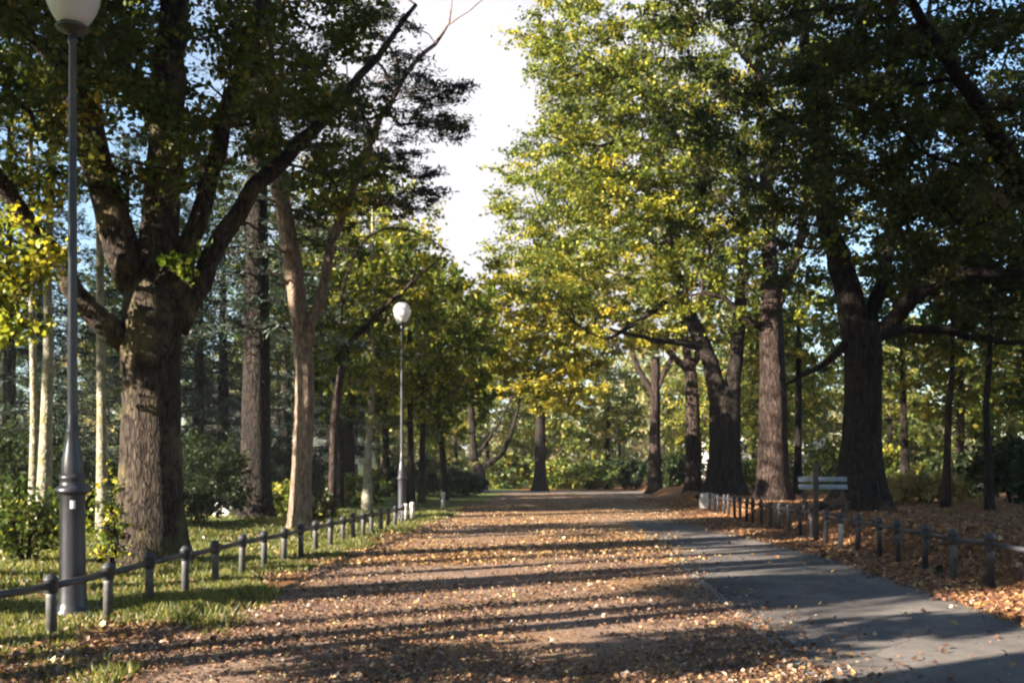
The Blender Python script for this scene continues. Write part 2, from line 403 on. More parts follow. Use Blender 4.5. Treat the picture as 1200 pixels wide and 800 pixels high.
class Tree:
    def __init__(self, name, label, cat, base, bark, seed, group=None, rz=0.0):
        self.rng = np.random.default_rng(seed)
        self.base = np.asarray(base, float); self.bark = bark
        self.root = thing(name, label, cat, base, rz, group)
        self.pos = np.zeros((30000, 3)); self.par = []; self.minr = []; self.can = []
        self.n = 0
        self.hand = []       # (node indices, radii, kind)
        self.auto = []
        self.clumps = []     # (centre, sigma, n_leaves, palette, L)
        self.compact = False
    def node(self, p, par, r, can=True):
        self.pos[self.n] = p; self.par.append(par); self.minr.append(r); self.can.append(can); self.n += 1
        return self.n - 1
    def limb(self, pts, parent=-1, step=0.45, jit=0.03, kind='limb', can_from=0.0):
        """pts: (x, y, z, r) relative to the base"""
        q = catmull(pts, step)
        if kind != 'trunk':
            q[1:, :3] += self.rng.normal(size=(len(q) - 1, 3)) * jit
        ids = []
        if parent >= 0: pass
        par = parent
        for k, r in enumerate(q):
            par = self.node(r[:3], par, max(r[3], 0.008), can=(k / len(q) >= can_from)); ids.append(par)
        self.hand.append((ids, kind))
        return ids
    def nearest(self, p):
        return int(np.argmin(np.linalg.norm(self.pos[:self.n] - np.asarray(p), axis=1)))
    def fill(self, centres, sigma, nleaf, palette, L, squash=0.6, reach=None):
        rng = self.rng
        C = np.asarray(centres, float)
        if len(C) == 0: return
        can = np.array(self.can)
        d0 = np.array([np.min(np.linalg.norm(self.pos[:self.n][can] - c, axis=1)) for c in C])
        for i in np.argsort(d0):
            c = C[i]
            P_ = self.pos[:self.n]
            dv = c - P_; d = np.linalg.norm(dv, axis=1)
            cost = d + 0.9 * np.maximum(0, P_[:, 2] - c[2]) + np.where(np.array(self.can), 0, 1e6)
            k = int(np.argmin(cost)); L_ = d[k]
            if reach and L_ > reach: continue
            p0 = P_[k].copy(); pk = self.par[k]
            pd = p0 - self.pos[pk] if pk >= 0 else np.array([0, 0, 1.0])
            pd = pd / (np.linalg.norm(pd) + 1e-9)
            ctrl = p0 + pd * L_ * 0.32 + (c - p0) * 0.3 + np.array([0, 0, 0.06 * L_])
            m = max(2, int(L_ / 0.55)); ids = [k]; par = k
            for s in range(1, m + 1):
                t = s / m
                q = (1 - t) ** 2 * p0 + 2 * t * (1 - t) * ctrl + t * t * c
                if s < m: q = q + rng.normal(size=3) * 0.05 * min(L_, 2)
                par = self.node(q, par, 0.0); ids.append(par)
            self.auto.append(ids)
            sg = sigma * rng.uniform(0.7, 1.25)
            self.clumps.append((c, sg, squash, max(3, int(nleaf * rng.uniform(0.5, 1.4))), palette, L))
    def ellipsoid(self, c, r, n, lo=0.35, mind=0.8, zmin=None):
        rng = self.rng; out = np.zeros((0, 3)); tries = 0
        c = np.asarray(c, float); r = np.asarray(r, float)
        while len(out) < n and tries < n * 40:
            tries += 1
            q = rng.normal(size=3); q /= np.linalg.norm(q)
            q *= (lo ** 3 + (1 - lo ** 3) * rng.random()) ** (1 / 3)
            p = c + q * r * rng.uniform(0.9, 1.08)
            if zmin is not None and p[2] < zmin: continue
            if len(out) and np.min(np.linalg.norm(out - p, axis=1)) < mind: continue
            out = np.vstack([out, p])
        return out
    def finish(self, tip=0.015, expo=2.2, leafmat='leaf', normal_bias=0.7, aspect=0.72, twigs=4, split=True, trunk_sides=26, needle=False, flare=0.0, lobes=5):
        rng = self.rng
        n = self.n
        r = np.zeros(n); acc = np.zeros(n)
        for i in range(n - 1, -1, -1):
            rr = max(acc[i] ** (1 / expo) if acc[i] > 0 else tip, self.minr[i])
            if self.minr[i] > 0: rr = self.minr[i]
            r[i] = rr
            p = self.par[i]
            if p >= 0: acc[p] += rr ** expo if self.minr[i] == 0 else 0
        for i in range(n):
            if self.minr[i] == 0 and self.par[i] >= 0:
                r[i] = min(r[i], r[self.par[i]] * 0.92)
        trunk_mb = MB(); branch_mb = MB() if split else trunk_mb
        for ids, kind in self.hand:
            pts = self.pos[ids]; rad = r[ids]
            if kind == 'trunk':
                th = np.arange(trunk_sides) / trunk_sides * 2 * math.pi
                ph = rng.uniform(0, 6.28, 6)
                wob = []
                for k in range(len(pts)):
                    z = pts[k][2] - pts[0][2]
                    w = 1 + 0.05 * np.sin(2 * th + ph[0] + z * 0.3) + 0.035 * np.sin(5 * th + ph[1] - z * 0.2) + 0.02 * np.sin(9 * th + ph[2] + z * 0.5) + rng.normal(size=trunk_sides) * 0.012
                    fl = math.exp(-z / 0.55) * flare
                    w = w * (1 + fl * (0.55 + 0.75 * np.maximum(0, np.sin(lobes * th + ph[3]) + 0.35 * np.sin(3 * th + ph[4]))))
                    wob.append(w)
                pts = pts.copy()
                trunk_mb.tube(pts, rad, trunk_sides, True, wob)
            elif split:
                mb = MB(); sd = 12
                th = np.arange(sd) / sd * 6.283
                wob = [1 + 0.06 * np.sin(2 * th + k * 0.4) + rng.normal(size=sd) * 0.02 for k in range(len(pts))]
                mb.tube(pts, rad, sd, True, wob); mb.build('limb', self.bark, self.root)
            else:
                trunk_mb.tube(pts, rad, 8, True)
        for ids in self.auto:
            pts = self.pos[ids]; rad = r[ids].copy(); rad[0] = min(rad[0], rad[1] * 1.15)
            branch_mb.tube(pts, rad, 6 if rad[0] > 0.04 else 4, False)
        if self.clumps:
            cc, ll, pp, dd = [], [], [], []
            tw0, tw1 = [], []
            for (c, sg, sq, nl, pal, L) in self.clumps:
                sc3 = np.array([sg, sg, sg * sq])
                if self.compact or needle:
                    off = rng.normal(size=(nl, 3))
                    if self.compact:
                        off = off / (np.linalg.norm(off, axis=1)[:, None] + 1e-9) * (rng.random((nl, 1)) ** .42) * 1.75
                    off = off * sc3
                    ends = rng.normal(size=(twigs, 3)) * sc3 * 1.3
                else:
                    kt = twigs + 4                      # leaves sit along the twigs as sprays
                    ends = rng.normal(size=(kt, 3)); ends /= np.linalg.norm(ends, axis=1)[:, None]
                    ends = ends * sc3 * rng.uniform(1.1, 2.5, (kt, 1))
                    off = ends[rng.integers(0, kt, nl)] * (rng.random((nl, 1)) ** .7) + rng.normal(size=(nl, 3)) * sc3 * .3
                if twigs:
                    for e in ends:
                        tw0.append(c); tw1.append(c + e)
                cc.append(c + off)
                pc = pick(rng, 1, pal)[0]
                col_ = np.where(rng.random((nl, 1)) < 0.55, pc, pick(rng, nl, pal)) * rng.uniform(0.75, 1.25, (nl, 1))
                pp.append(col_); ll.append(L * rng.uniform(0.65, 1.3, nl)); dd.append(off)
            if twigs:
                branch_mb.add(*twig_prisms(np.array(tw0), np.array(tw1), tip * 0.8))
            leaves_mesh('crown', np.concatenate(cc), np.concatenate(ll), aspect, normal_bias, np.concatenate(pp), M[leafmat], self.root,
                        direction=(np.concatenate(dd) + rng.normal(size=(sum(map(len, cc)), 3)) * 0.15) if needle else None, rng=rng, fold=0.02 if needle else 0.12)
        if trunk_mb.v: trunk_mb.build('trunk', self.bark, self.root)
        if split and branch_mb.v: branch_mb.build('branches', self.bark, self.root)
        return self.root

def twig_prisms(a, b, r):
    d = b - a; d /= np.linalg.norm(d, axis=1)[:, None] + 1e-9
    u = np.cross(d, np.array([0.3, 0.5, 0.81])); u /= np.linalg.norm(u, axis=1)[:, None] + 1e-9
    w = np.cross(d, u); n = len(a)
    V = []
    for k in range(3):
        t = k * 2.0944
        V.append(a + (u * math.cos(t) + w * math.sin(t)) * r)
    for k in range(3):
        t = k * 2.0944
        V.append(b + (u * math.cos(t) + w * math.sin(t)) * r * 0.4)
    V = np.stack(V, 1).reshape(-1, 3)
    k = np.arange(n)[:, None] * 6
    f = np.concatenate([k + np.array([i, (i + 1) % 3, 3 + (i + 1) % 3, 3 + i]) for i in range(3)])
    return V, f

def rel(base, lst):
    """pixel polyline (px, py, Y, r) -> points relative to a tree base"""
    out = []
    for (px, py, Y, r) in lst:
        p = at(px, py, Y) - base
        out.append((p[0], p[1], p[2], r))
    return out

def gbase(px, Y):
    x = (px - 600) / F * Y
    return np.array([x, Y, float(ground_z(x, Y)) - 0.04])

# ------------------------------------------------------------------ setting
def structure(o):
    o['kind'] = 'structure'; return o

def make_ground():
    xs = np.concatenate([[-600, -300, -150, -90], np.arange(-60, -20, 2.5), np.arange(-20, 24, 0.4), np.arange(24, 64, 2.5), [90, 150, 300, 600]])
    ys = np.concatenate([[-300, -120, -60, -40], np.arange(-30, 4, 2.0), np.arange(4, 60, 0.5), np.arange(60, 130, 3.0), [160, 240, 400, 700, 1200]])
    X, Y = np.meshgrid(xs, ys, indexing='ij')
    Z = ground_z(X, Y)
    u = X - S * Y
    far = (np.abs(X) < 60)
    rough = np.where((u < -6.2) | (u > 6.4), 1.0, 0.0) * far
    Z = Z + rough * R.normal(size=Z.shape) * 0.012
    ny = len(ys)
    i, j = np.meshgrid(np.arange(len(xs) - 1), np.arange(ny - 1), indexing='ij')
    f = np.stack([i * ny + j, (i + 1) * ny + j, (i + 1) * ny + j + 1, i * ny + j + 1], -1).reshape(-1, 4)
    mb = MB(); mb.add(np.stack([X, Y, Z], -1).reshape(-1, 3), f)
    structure(mb.build('ground', M['ground']))

def strip(name, left, right, y0, y1, z, mat, step=0.5):
    ys = np.arange(y0, y1 + step * 0.5, step)
    l = np.array([left(y) for y in ys]); r = np.array([right(y) for y in ys])
    n = 9
    t = np.linspace(0, 1, n)
    X = l[:, None] * (1 - t) + r[:, None] * t
    Y = np.repeat(ys[:, None], n, 1)
    V = np.stack([X, Y, np.full_like(X, z)], -1).reshape(-1, 3)
    i, j = np.meshgrid(np.arange(len(ys) - 1), np.arange(n - 1), indexing='ij')
    f = np.stack([i * n + j, i * n + j + 1, (i + 1) * n + j + 1, (i + 1) * n + j], -1).reshape(-1, 4)
    mb = MB(); mb.add(V, f)
    return structure(mb.build(name, mat))

def wav(y, a, s, p=0.0):
    return a * (math.sin(y * s + p) + 0.6 * math.sin(y * s * 2.7 + 1.3 + p) + 0.4 * math.sin(y * s * 6.1 + p * 2))

make_ground()
EDGE = lambda y: 1.98 + S * y
strip('earth_path', lambda y: -4.15 + S * y + wav(y, 0.16, 0.5) - 0.5 * float(sstep(14, 24, y)), lambda y: 5.6 + S * y + wav(y, 0.12, 0.6, 2), -12, 75.5, 0.004, M['path'])
def asph_r(y):
    return 5.0 + S * y + wav(y, 0.13, 0.55, 1) + 0.55 * float(sstep(13, 8, y)) - 1.3 * float(sstep(17, 30, y))
strip('asphalt_strip', EDGE, asph_r, -12, 33, 0.010, M['asphalt'])
strip('sett_edging', lambda y: EDGE(y) - 0.13, lambda y: EDGE(y) - 0.002, -12, 33, 0.014, M['setts'])
mb = MB()
xs = np.arange(-70, 90, 2.0)
mb.add(np.concatenate([np.stack([xs, 76 + 0 * xs, 0.45 * sstep(8, 14, xs - 4) + 0.11 * sstep(0, -3, xs) + 0.02], -1), np.stack([xs, 82 + 0 * xs, 0.45 * sstep(8, 14, xs - 4) + 0.11 * sstep(0, -3, xs) + 0.02], -1)]),
       [[k, k + 1, len(xs) + k + 1, len(xs) + k] for k in range(len(xs) - 1)])
structure(mb.build('road', M['road']))

# ------------------------------------------------------------------ left railing: one fence of posts and a rail
def left_x(y): return -5.06 + S * y
fence = thing('railing_fence', 'low grey posted railing with black domed heads on the left of the path', 'fence', (left_x(9.73), 9.73, 0))
def post_profiles(h):
    stem = [(0.0, 0), (0.052, 0), (0.05, h * 0.62), (0.052, h * 0.70), (0.0, h * 0.70)]
    head = [(0.0, h * 0.69), (0.060, h * 0.69), (0.068, h * 0.72), (0.068, h * 0.885), (0.074, h * 0.90), (0.074, h * 0.915), (0.056, h * 0.935), (0.05, h * 0.965), (0.03, h * 0.99), (0.0, h)]
    return stem, head
b0 = np.array([left_x(9.73), 9.73, 0])
fy = [9.73 - 1.13 * k for k in range(3, 0, -1)] + [9.73 + 1.128 * k for k in range(0, 19)]
tops = []
for k, y in enumerate(fy):
    p = np.array([left_x(y) + R.normal() * 0.012, y, 0.0]) - b0
    h = 0.64 + R.normal() * 0.012
    lean = R.normal(size=2) * 0.012
    st, hd = post_profiles(h)
    a = MB(); a.lathe(st, 14)
    a.v[0][:, :2] += a.v[0][:, 2:3] * lean; a.v[0] += p
    post = a.build('post', M['post_stem'], fence)
    c = MB(); c.lathe(hd, 14)
    c.v[0][:, :2] += c.v[0][:, 2:3] * lean; c.v[0] += p
    c.build('cap', M['iron'], post)
    tops.append(p + np.array([lean[0] * 0.5, lean[1] * 0.5, 0.80 * h]))
for k in range(len(tops) - 1):
    a = MB(); q = [tops[k], tops[k] * 0.5 + tops[k + 1] * 0.5 - np.array([0, 0, 0.008]), tops[k + 1]]
    a.tube(q, [0.037] * 3, 10, True); a.build('rail', M['iron'], fence)

def bollard(px, Y, h, label, group, stem_mat='iron', r=1.0, cap_mat='iron'):
    b = gbase(px, Y)
    t = thing('bollard', label, 'bollard', b, 0, group)
    st, hd = post_profiles(h)
    lean = R.normal(size=2) * 0.015
    for nm, pr, mt in (('stem', st, stem_mat), ('cap', hd, cap_mat)):
        a = MB(); a.lathe([(x * r, z) for x, z in pr], 14)
        a.v[0][:, :2] += a.v[0][:, 2:3] * lean
        a.build(nm, M[mt], t)
    return t
ry = [13.57 - 1.24] + [13.57 + 1.24 * k for k in range(23)]
f0 = np.array([5.72 + S * 13.57, 13.57, float(ground_z(5.72 + S * 13.57, 13.57))])
fence2 = thing('railing_fence', 'dark railing of round posts standing in fallen leaves right of the asphalt', 'fence', f0)
tops = []
for k, y in enumerate(ry):
    x = 5.72 + S * y + R.normal() * 0.015
    p = np.array([x, y, float(ground_z(x, y)) - 0.02]) - f0
    h = 0.80 + R.normal() * 0.015; lean = R.normal(size=2) * 0.018
    st, hd = post_profiles(h)
    a = MB(); a.lathe(st, 14); a.v[0][:, :2] += a.v[0][:, 2:3] * lean; a.v[0] += p
    post = a.build('post', M['white_post' if k == 7 else ('post_stem' if k == 2 else 'iron')], fence2)  # one sunlit stem: the sunlight is put into its pale colour
    if k == 7: post['label'] = 'post with a pale stem'
    c = MB(); c.lathe(hd, 14); c.v[0][:, :2] += c.v[0][:, 2:3] * lean; c.v[0] += p
    c.build('cap', M['iron'], post)
    tops.append(p + np.array([lean[0] * .6, lean[1] * .6, 0.81 * h]))
for k in range(len(tops) - 1):
    a = MB(); a.tube([tops[k], tops[k] * .5 + tops[k + 1] * .5 - np.array([0, 0, .01]), tops[k + 1]], [0.034] * 3, 10, True)
    a.build('rail', M['iron'], fence2)
bollard(475, 31.4, 0.66, 'pale stemmed bollard just past the far end of the left railing', 'pale bollards on the left far along the path', 'white_post', 1.3, 'white_post')
bollard(483, 33.0, 0.66, 'pale bollard a step beyond the first pale one past the left railing', 'pale bollards on the left far along the path', 'white_post', 1.3, 'white_post')
bollard(519, 43.0, 0.8, 'lone pale bollard in front of the dark shrubs and parked car', 'pale bollards on the left far along the path', 'white_post', 1.5, 'white_post')

# tall plain post by the bench, stone block
pb = gbase(956, 22.6)
mb = MB(); mb.box((0, 0, 0.93), (0.105, 0.105, 1.86), 0.014)
mb.box((0, 0, 1.875), (0.085, 0.085, 0.03), 0.01)
tag(mb.build('wooden_post', M['wood_dark'], None, pb, smooth=False), 'tall slim dark square post at the right railing in front of the bench', 'post')
sb = gbase(828, 43.5)
mb = MB(); mb.box((0, 0, 0.36), (0.56, 0.5, 0.72), 0.05)
mb.v[0][:, :2] *= (1.08 - 0.2 * mb.v[0][:, 2:3]); mb.v[0] += R.normal(size=mb.v[0].shape) * 0.012
tag(mb.build('stone_block', M['stone'], None, sb, smooth=False), 'squat pale grey stone block beside the right edge of the path', 'stone block')
bb = gbase(263, 33)
mb = MB()
uu, vv = np.meshgrid(np.linspace(0, 2 * np.pi, 18, endpoint=False), np.linspace(0.02, np.pi - 0.02, 10), indexing='xy')
rr = 1 + 0.12 * np.sin(3 * uu + vv * 2) + 0.1 * np.cos(2 * uu - 3 * vv) + R.normal(size=uu.shape) * 0.03
V = np.stack([rr * np.sin(vv) * np.cos(uu) * 0.36, rr * np.sin(vv) * np.sin(uu) * 0.3, rr * np.cos(vv) * 0.36 + 0.26], -1).reshape(-1, 3)
mb.add(V, [[a * 18 + b, a * 18 + (b + 1) % 18, (a + 1) * 18 + (b + 1) % 18, (a + 1) * 18 + b] for a in range(9) for b in range(18)])
tag(mb.build('boulder', M['boulder'], None, bb), 'whitish sunlit boulder on the grass beside a thick dark trunk', 'boulder')

# park bench on the bank behind the right bollards
def park_bench(px, Y, rz):
    t = thing('park_bench', 'park bench with two pale backrest slats and a dark seat beside the big right trunk', 'bench', gbase(px, Y) + np.array([0, 0, 0.10]), rz)
    # local: length along x, sitter faces -y
    for sx in (-0.5, 0.5):
        a = MB(); a.tube([(sx, -0.26, 0), (sx, -0.25, 0.44), (sx, 0.1, 0.42)], [0.03] * 3, 8); a.build('leg', M['wood_dark'], t)
        a = MB(); a.tube([(sx, 0.16, 0), (sx, 0.10, 0.42), (sx, 0.275, 1.12)], [0.03] * 3, 8); a.build('leg', M['wood_dark'], t)
        a = MB(); a.tube([(sx, 0.17, 0.66), (sx, -0.2, 0.66), (sx, -0.27, 0.62)], [0.022] * 3, 8); a.tube([(sx, -0.22, 0.43), (sx, -0.22, 0.66)], [0.018] * 2, 8); a.build('armrest', M['wood_dark'], t)
    a = MB()
    for y in (-0.2, -0.08, 0.04): a.box((0, y, 0.463), (1.25, 0.1, 0.04), 0.008)
    a.build('seat', M['wood_dark'], t, smooth=False)
    ang = 0.25; rot = np.array([[1, 0, 0], [0, math.cos(ang), math.sin(ang)], [0, -math.sin(ang), math.cos(ang)]])
    for z, y in ((0.84, 0.172), (1.04, 0.224)):
        a = MB(); a.box((0, y, z), (1.25, 0.035, 0.13), 0.008, rot); o = a.build('backrest_slat', M['slat'], t, smooth=False)
    return t
park_bench(966, 26.0, math.radians(-6))

# ------------------------------------------------------------------ street lamps
def street_lamp(px, Y, label):
    x = (px - 600) / F * Y
    t = thing('street_lamp', label, 'street lamp', (x, Y, float(ground_z(x, Y))), 0, 'globe street lamps left of the path')
    a = MB(); a.lathe([(0, -0.05), (0.19, -0.05), (0.19, 0.06), (0.165, 0.09), (0.150, 0.16), (0.138, 0.5), (0.132, 1.0), (0.134, 1.33), (0.14, 1.36)], 32); a.build('base', M['lamp_iron'], t)
    a = MB(); a.lathe([(0.135, 1.355), (0.165, 1.365), (0.178, 1.385), (0.178, 1.41), (0.155, 1.435), (0.135, 1.45), (0.130, 1.50), (0.140, 1.525), (0.145, 1.545), (0.132, 1.565), (0.112, 1.58)], 32); a.build('ring', M['lamp_iron'], t)
    a = MB(); a.lathe([(0.113, 1.575), (0.116, 1.62), (0.112, 1.70), (0.098, 1.80), (0.078, 1.92), (0.066, 2.02), (0.070, 2.04), (0.070, 2.065), (0.058, 2.08), (0.052, 2.3), (0.050, 3.5), (0.044, 5.2), (0.040, 6.34), (0.052, 6.36), (0.054, 6.39), (0.040, 6.41), (0.040, 6.46)], 28); a.build('pole', M['lamp_iron'], t)
    a = MB(); a.lathe([(0.038, 6.44), (0.06, 6.455), (0.10, 6.48), (0.165, 6.50), (0.18, 6.525), (0.155, 6.55), (0.13, 6.56), (0, 6.56)], 32); a.build('collar', M['iron'], t)
    prof = [(0.0, 6.555), (0.125, 6.555), (0.155, 6.575), (0.215, 6.66), (0.262, 6.76), (0.286, 6.85), (0.29, 6.93), (0.275, 7.02), (0.24, 7.10), (0.18, 7.17), (0.09, 7.205), (0.0, 7.215)]
    pr = catmull([(a_, b_, 0, 0) for a_, b_ in prof], 0.03)
    a = MB(); a.lathe([(max(0, q[0]), q[1]) for q in pr], 36); a.build('globe', M['globe'], t)
    return t
L1 = street_lamp(85, 11.05, 'tall dark lamp post with a white globe beside the nearest railing posts')
a = MB(); th = np.linspace(-1.35, -0.95, 6)
a.add(np.concatenate([np.stack([0.1385 * np.cos(th), 0.1385 * np.sin(th), np.full(6, 1.20)], -1), np.stack([0.1385 * np.cos(th), 0.1385 * np.sin(th), np.full(6, 1.29)], -1)]), [[k, k + 1, k + 7, k + 6] for k in range(5)])
a.build('sticker', M['sticker'], L1)
street_lamp(471, 33.0, 'distant lamp post with a round white globe at the far end of the left railing')

# ------------------------------------------------------------------ parked car far left on the crossing road
def parked_car(px, Y, rz):
    x = (px - 600) / F * Y
    t = thing('parked_car', 'dark parked car half hidden behind the dark shrubs at the far end of the path', 'car', (x, Y, 0.13), rz)
    side = [(-2.05, 0.35), (-2.08, 0.75), (-1.9, 0.92), (-1.45, 1.0), (-0.95, 1.40), (0.25, 1.44), (0.95, 1.02), (1.8, 0.88), (2.08, 0.7), (2.1, 0.35)]
    a = MB(); V = []
    for w, k in ((-0.84, 0.94), (-0.88, 1.0), (0.88, 1.0), (0.84, 0.94)):
        for (sx, z) in side:
            inset = 0.16 * max(0, (z - 0.95) / 0.5)
            V.append((sx * (0.985 if k < 1 else 1), math.copysign(abs(w) - inset, w), 0.35 + (z - 0.35) * (0.985 if k < 1 else 1)))
    n = len(side); f = []
    for r in range(3):
        for j in range(n - 1): f.append([r * n + j, r * n + j + 1, (r + 1) * n + j + 1, (r + 1) * n + j])
        f.append([r * n + n - 1, r * n, (r + 1) * n, (r + 1) * n + n - 1])
    mid = [(0, 1, 8, 9), (1, 2, 7, 8), (2, 3, 6, 7), (3, 4, 5, 6)]
    for q in mid:
        f.append([q[0], q[3], q[2], q[1]][::-1]); f.append([3 * n + k for k in q][::-1])
    a.add(V, f); body = a.build('body', M['car_paint'], t, smooth=False)
    for s in (-1, 1):
        a = MB(); yy = s * 0.80
        a.add([(-1.3, s * 0.845, 1.03), (-0.9, s * 0.745, 1.34), (0.2, s * 0.735, 1.37), (0.8, s * 0.835, 1.05)], [[0, 1, 2, 3]]); a.build('side_window', M['car_glass'], t)
        for wx in (-1.3, 1.3):
            wm = MB(); wm.lathe([(0.0, -0.1), (0.28, -0.1), (0.32, -0.06), (0.32, 0.06), (0.28, 0.1), (0.0, 0.1)], 20)
            wm.v[0] = wm.v[0][:, [0, 2, 1]] + np.array([wx, s * 0.8, 0.32]); w = wm.build('wheel', M['tyre'], t)
            rm = MB(); rm.lathe([(0, 0.105), (0.19, 0.105), (0.2, 0.09)], 16); rm.v[0] = rm.v[0][:, [0, 2, 1]] * np.array([1, s, 1]) + np.array([wx, s * 0.8, 0.32]); rm.build('rim', M['rim'], w)
        a = MB(); a.box((-2.04, s * 0.68, 0.72), (0.12, 0.26, 0.14), 0.02); a.build('tail_light', M['tail'], t)
        a = MB(); a.box((2.02, s * 0.66, 0.66), (0.14, 0.3, 0.13), 0.02); a.build('headlight', M['sticker'], t)
    a = MB(); a.add([(0.32, -0.62, 1.42), (0.32, 0.62, 1.42), (0.93, 0.74, 1.06), (0.93, -0.74, 1.06)], [[0, 1, 2, 3]]); a.v[0] += np.array([0.012, 0, 0.012]); a.build('windscreen', M['car_glass'], t)
    return t
parked_car(541, 78.0, math.radians(184))

# ------------------------------------------------------------------ trees
def pix_clumps(T, spec, n, rng=None):
    """ellipsoid given by a picture position, distance and radii in metres"""
    px, py, Y, r = spec
    return T.ellipsoid(at(px, py, Y) - T.base, r, n)

# --- the big old tree on the left
b = gbase(176, 17.1)
T = Tree('broadleaf_tree', 'massive old tree with broad mossy trunk and many spreading limbs behind the nearest lamp', 'tree', b, M['bark'], 3, 'old trees lining the path')
T.limb([(-.02, 0, -0.1, .66), (0, 0, .3, .60), (0.02, 0, 1.2, .53), (0.03, 0, 2.4, .50), (0.03, 0, 3.3, .50), (0.02, 0, 3.9, .52), (0.0, .05, 4.5, .46), (-.05, .1, 5.0, .36)], kind='trunk', step=0.22, can_from=2)
f0 = T.nearest((0, 0, 3.6))
T.limb(rel(b, [(150, 400, 17.0, .24), (118, 380, 16.8, .20), (88, 335, 16.5, .18), (45, 275, 16.1, .16), (0, 215, 15.6, .14), (-70, 130, 15, .10), (-150, 40, 14.5, .06)]), f0)
T.limb(rel(b, [(160, 330, 17.1, .36), (138, 270, 17.1, .31), (118, 210, 17.0, .28), (98, 120, 16.8, .25), (82, 30, 16.6, .21), (60, -90, 16.4, .14), (30, -250, 16, .07)]), f0, can_from=.35)
T.limb(rel(b, [(182, 330, 17.2, .38), (188, 260, 17.2, .34), (192, 180, 17.3, .30), (197, 90, 17.4, .27), (205, -20, 17.6, .22), (215, -170, 17.8, .15), (215, -330, 18, .07)]), f0, can_from=.35)
T.limb(rel(b, [(200, 350, 17.2, .24), (222, 285, 17.3, .18), (245, 205, 17.5, .16), (270, 120, 17.7, .14), (298, 35, 17.9, .12), (330, -80, 18.3, .08), (350, -190, 18.6, .05)]), f0, can_from=.3)
T.limb(rel(b, [(205, 385, 17.2, .26), (238, 330, 17.4, .20), (260, 280, 17.6, .17), (298, 222, 17.9, .15), (330, 188, 18.2, .13), (385, 132, 18.6, .10), (440, 70, 19, .07), (485, 5, 19.4, .04)]), f0, can_from=.3)
T.limb(rel(b, [(100, 120, 16.8, .12), (50, 60, 16.2, .10), (10, 10, 15.6, .08), (-60, -60, 15, .05)]), T.nearest(at(98, 120, 16.8) - b))
C = [T.ellipsoid((0.6, 0, 13.6), (7.0, 6.2, 8.4), 430, .3, .8, 5.3), T.ellipsoid((-4.5, -1, 9.8), (4, 4.5, 5), 110, .3, .75, 4.8), T.ellipsoid((0.4, -1.6, 8.6), (5.6, 3.4, 2.8), 95, .2, .7, 5.7)]
C = np.vstack(C)
wx = C + b
C = C[(wx[:, 0] / wx[:, 1] < -0.13) | (wx[:, 2] > 13)]
T.fill(C, .36, 165, GREEN, .115, .65)
T.fill(T.ellipsoid((0.3, 0, 21.5), (6.4, 6.2, 6.4), 64, .2, 1.2), .8, 260, GREEN, .28, .6)  # crown above the frame, added to shade the trees on the right
C = np.array([at(*q) - b for q in [(20, 260, 15.6), (-10, 300, 15.4), (40, 300, 15.2), (5, 350, 15.2), (28, 340, 15.0), (-20, 370, 15.4), (15, 385, 15), (52, 240, 15.8), (20, 180, 15.8), (60, 140, 16), (30, 120, 15.7)]])
C = np.vstack([C, T.ellipsoid(at(8, 335, 15.2) - b, (.7, .5, 1.05), 26, .0, .2)])
T.fill(C, .24, 75, [(3, (0.2, 0.24, 0.03)), (3, (0.36, 0.33, 0.04)), (1, (0.11, 0.16, 0.025))], .115, .8)
C = np.array([at(*q) - b for q in [(205, 312, 16.4), (215, 325, 16.4), (196, 305, 16.3), (225, 300, 16.5), (380, 240, 18.4), (385, 222, 18.5), (180, 200, 16.6)]])
T.fill(C, .16, 42, [(3, (0.09, 0.16, 0.02)), (2, (0.16, 0.2, 0.03))], .14, .8)
T.finish(flare=.38)

# --- avenue trees left, beside and behind the photographer (their shade lies on the path)
def avenue_tree(label, x, y, seed, h, rad, nclump, palette=GREEN, L=.17, tr=.42, low=.38, nleaf=80, bark='bark_dark', group='old trees lining the path', zlow=None, lean=0.0, sig=.75):
    base = np.array([x, y, float(ground_z(x, y)) - .04])
    T = Tree('broadleaf_tree', label, 'tree', base, M[bark], seed, group)
    rg = T.rng
    fk = h * low
    T.limb([(0, 0, -.1, tr * 1.2), (0, 0, .5, tr * 1.04), (lean * .3, 0, fk * .5, tr * .92), (lean * .7, .05, fk, tr * .9), (lean, 0.05, fk + .9, tr * .6)], kind='trunk', step=.3, can_from=2)
    f = T.nearest((lean * .7, 0, fk))
    k = 5; a0 = rg.uniform(0, 6.28)
    for i in range(k):
        a = a0 + i * 6.283 / k + rg.uniform(-.3, .3); sp = rg.uniform(.45, .8) * rad
        z1 = fk + (h - fk) * rg.uniform(.55, .9)
        T.limb([(lean * .7, 0, fk, tr * .55), (lean + math.cos(a) * sp * .3, math.sin(a) * sp * .3, fk + (z1 - fk) * .35, tr * .42), (lean + math.cos(a) * sp * .65, math.sin(a) * sp * .65, fk + (z1 - fk) * .7, tr * .26), (lean + math.cos(a) * sp, math.sin(a) * sp, z1, tr * .1)], f, can_from=.25)
    zc = fk + (h - fk) * .5 if zlow is None else (h + zlow) / 2
    C = T.ellipsoid((lean, 0, zc), (rad, rad, h - zc), nclump, .3, .85, zlow)
    T.compact = True
    T.fill(C, sig, nleaf, palette, L, .6)
    T.finish(flare=.35, twigs=3)
    return T.root
avenue_tree('dark trunked tree standing left of the path beside the photographer', -8.6, 0.6, 21, 24, 5.6, 80, L=.3, zlow=8.5, nleaf=300, sig=.8)
avenue_tree('dark trunked tree left of the path just behind the photographer', -9.2, -9.5, 22, 24, 5.6, 80, L=.32, zlow=8.5, nleaf=260, sig=.85)
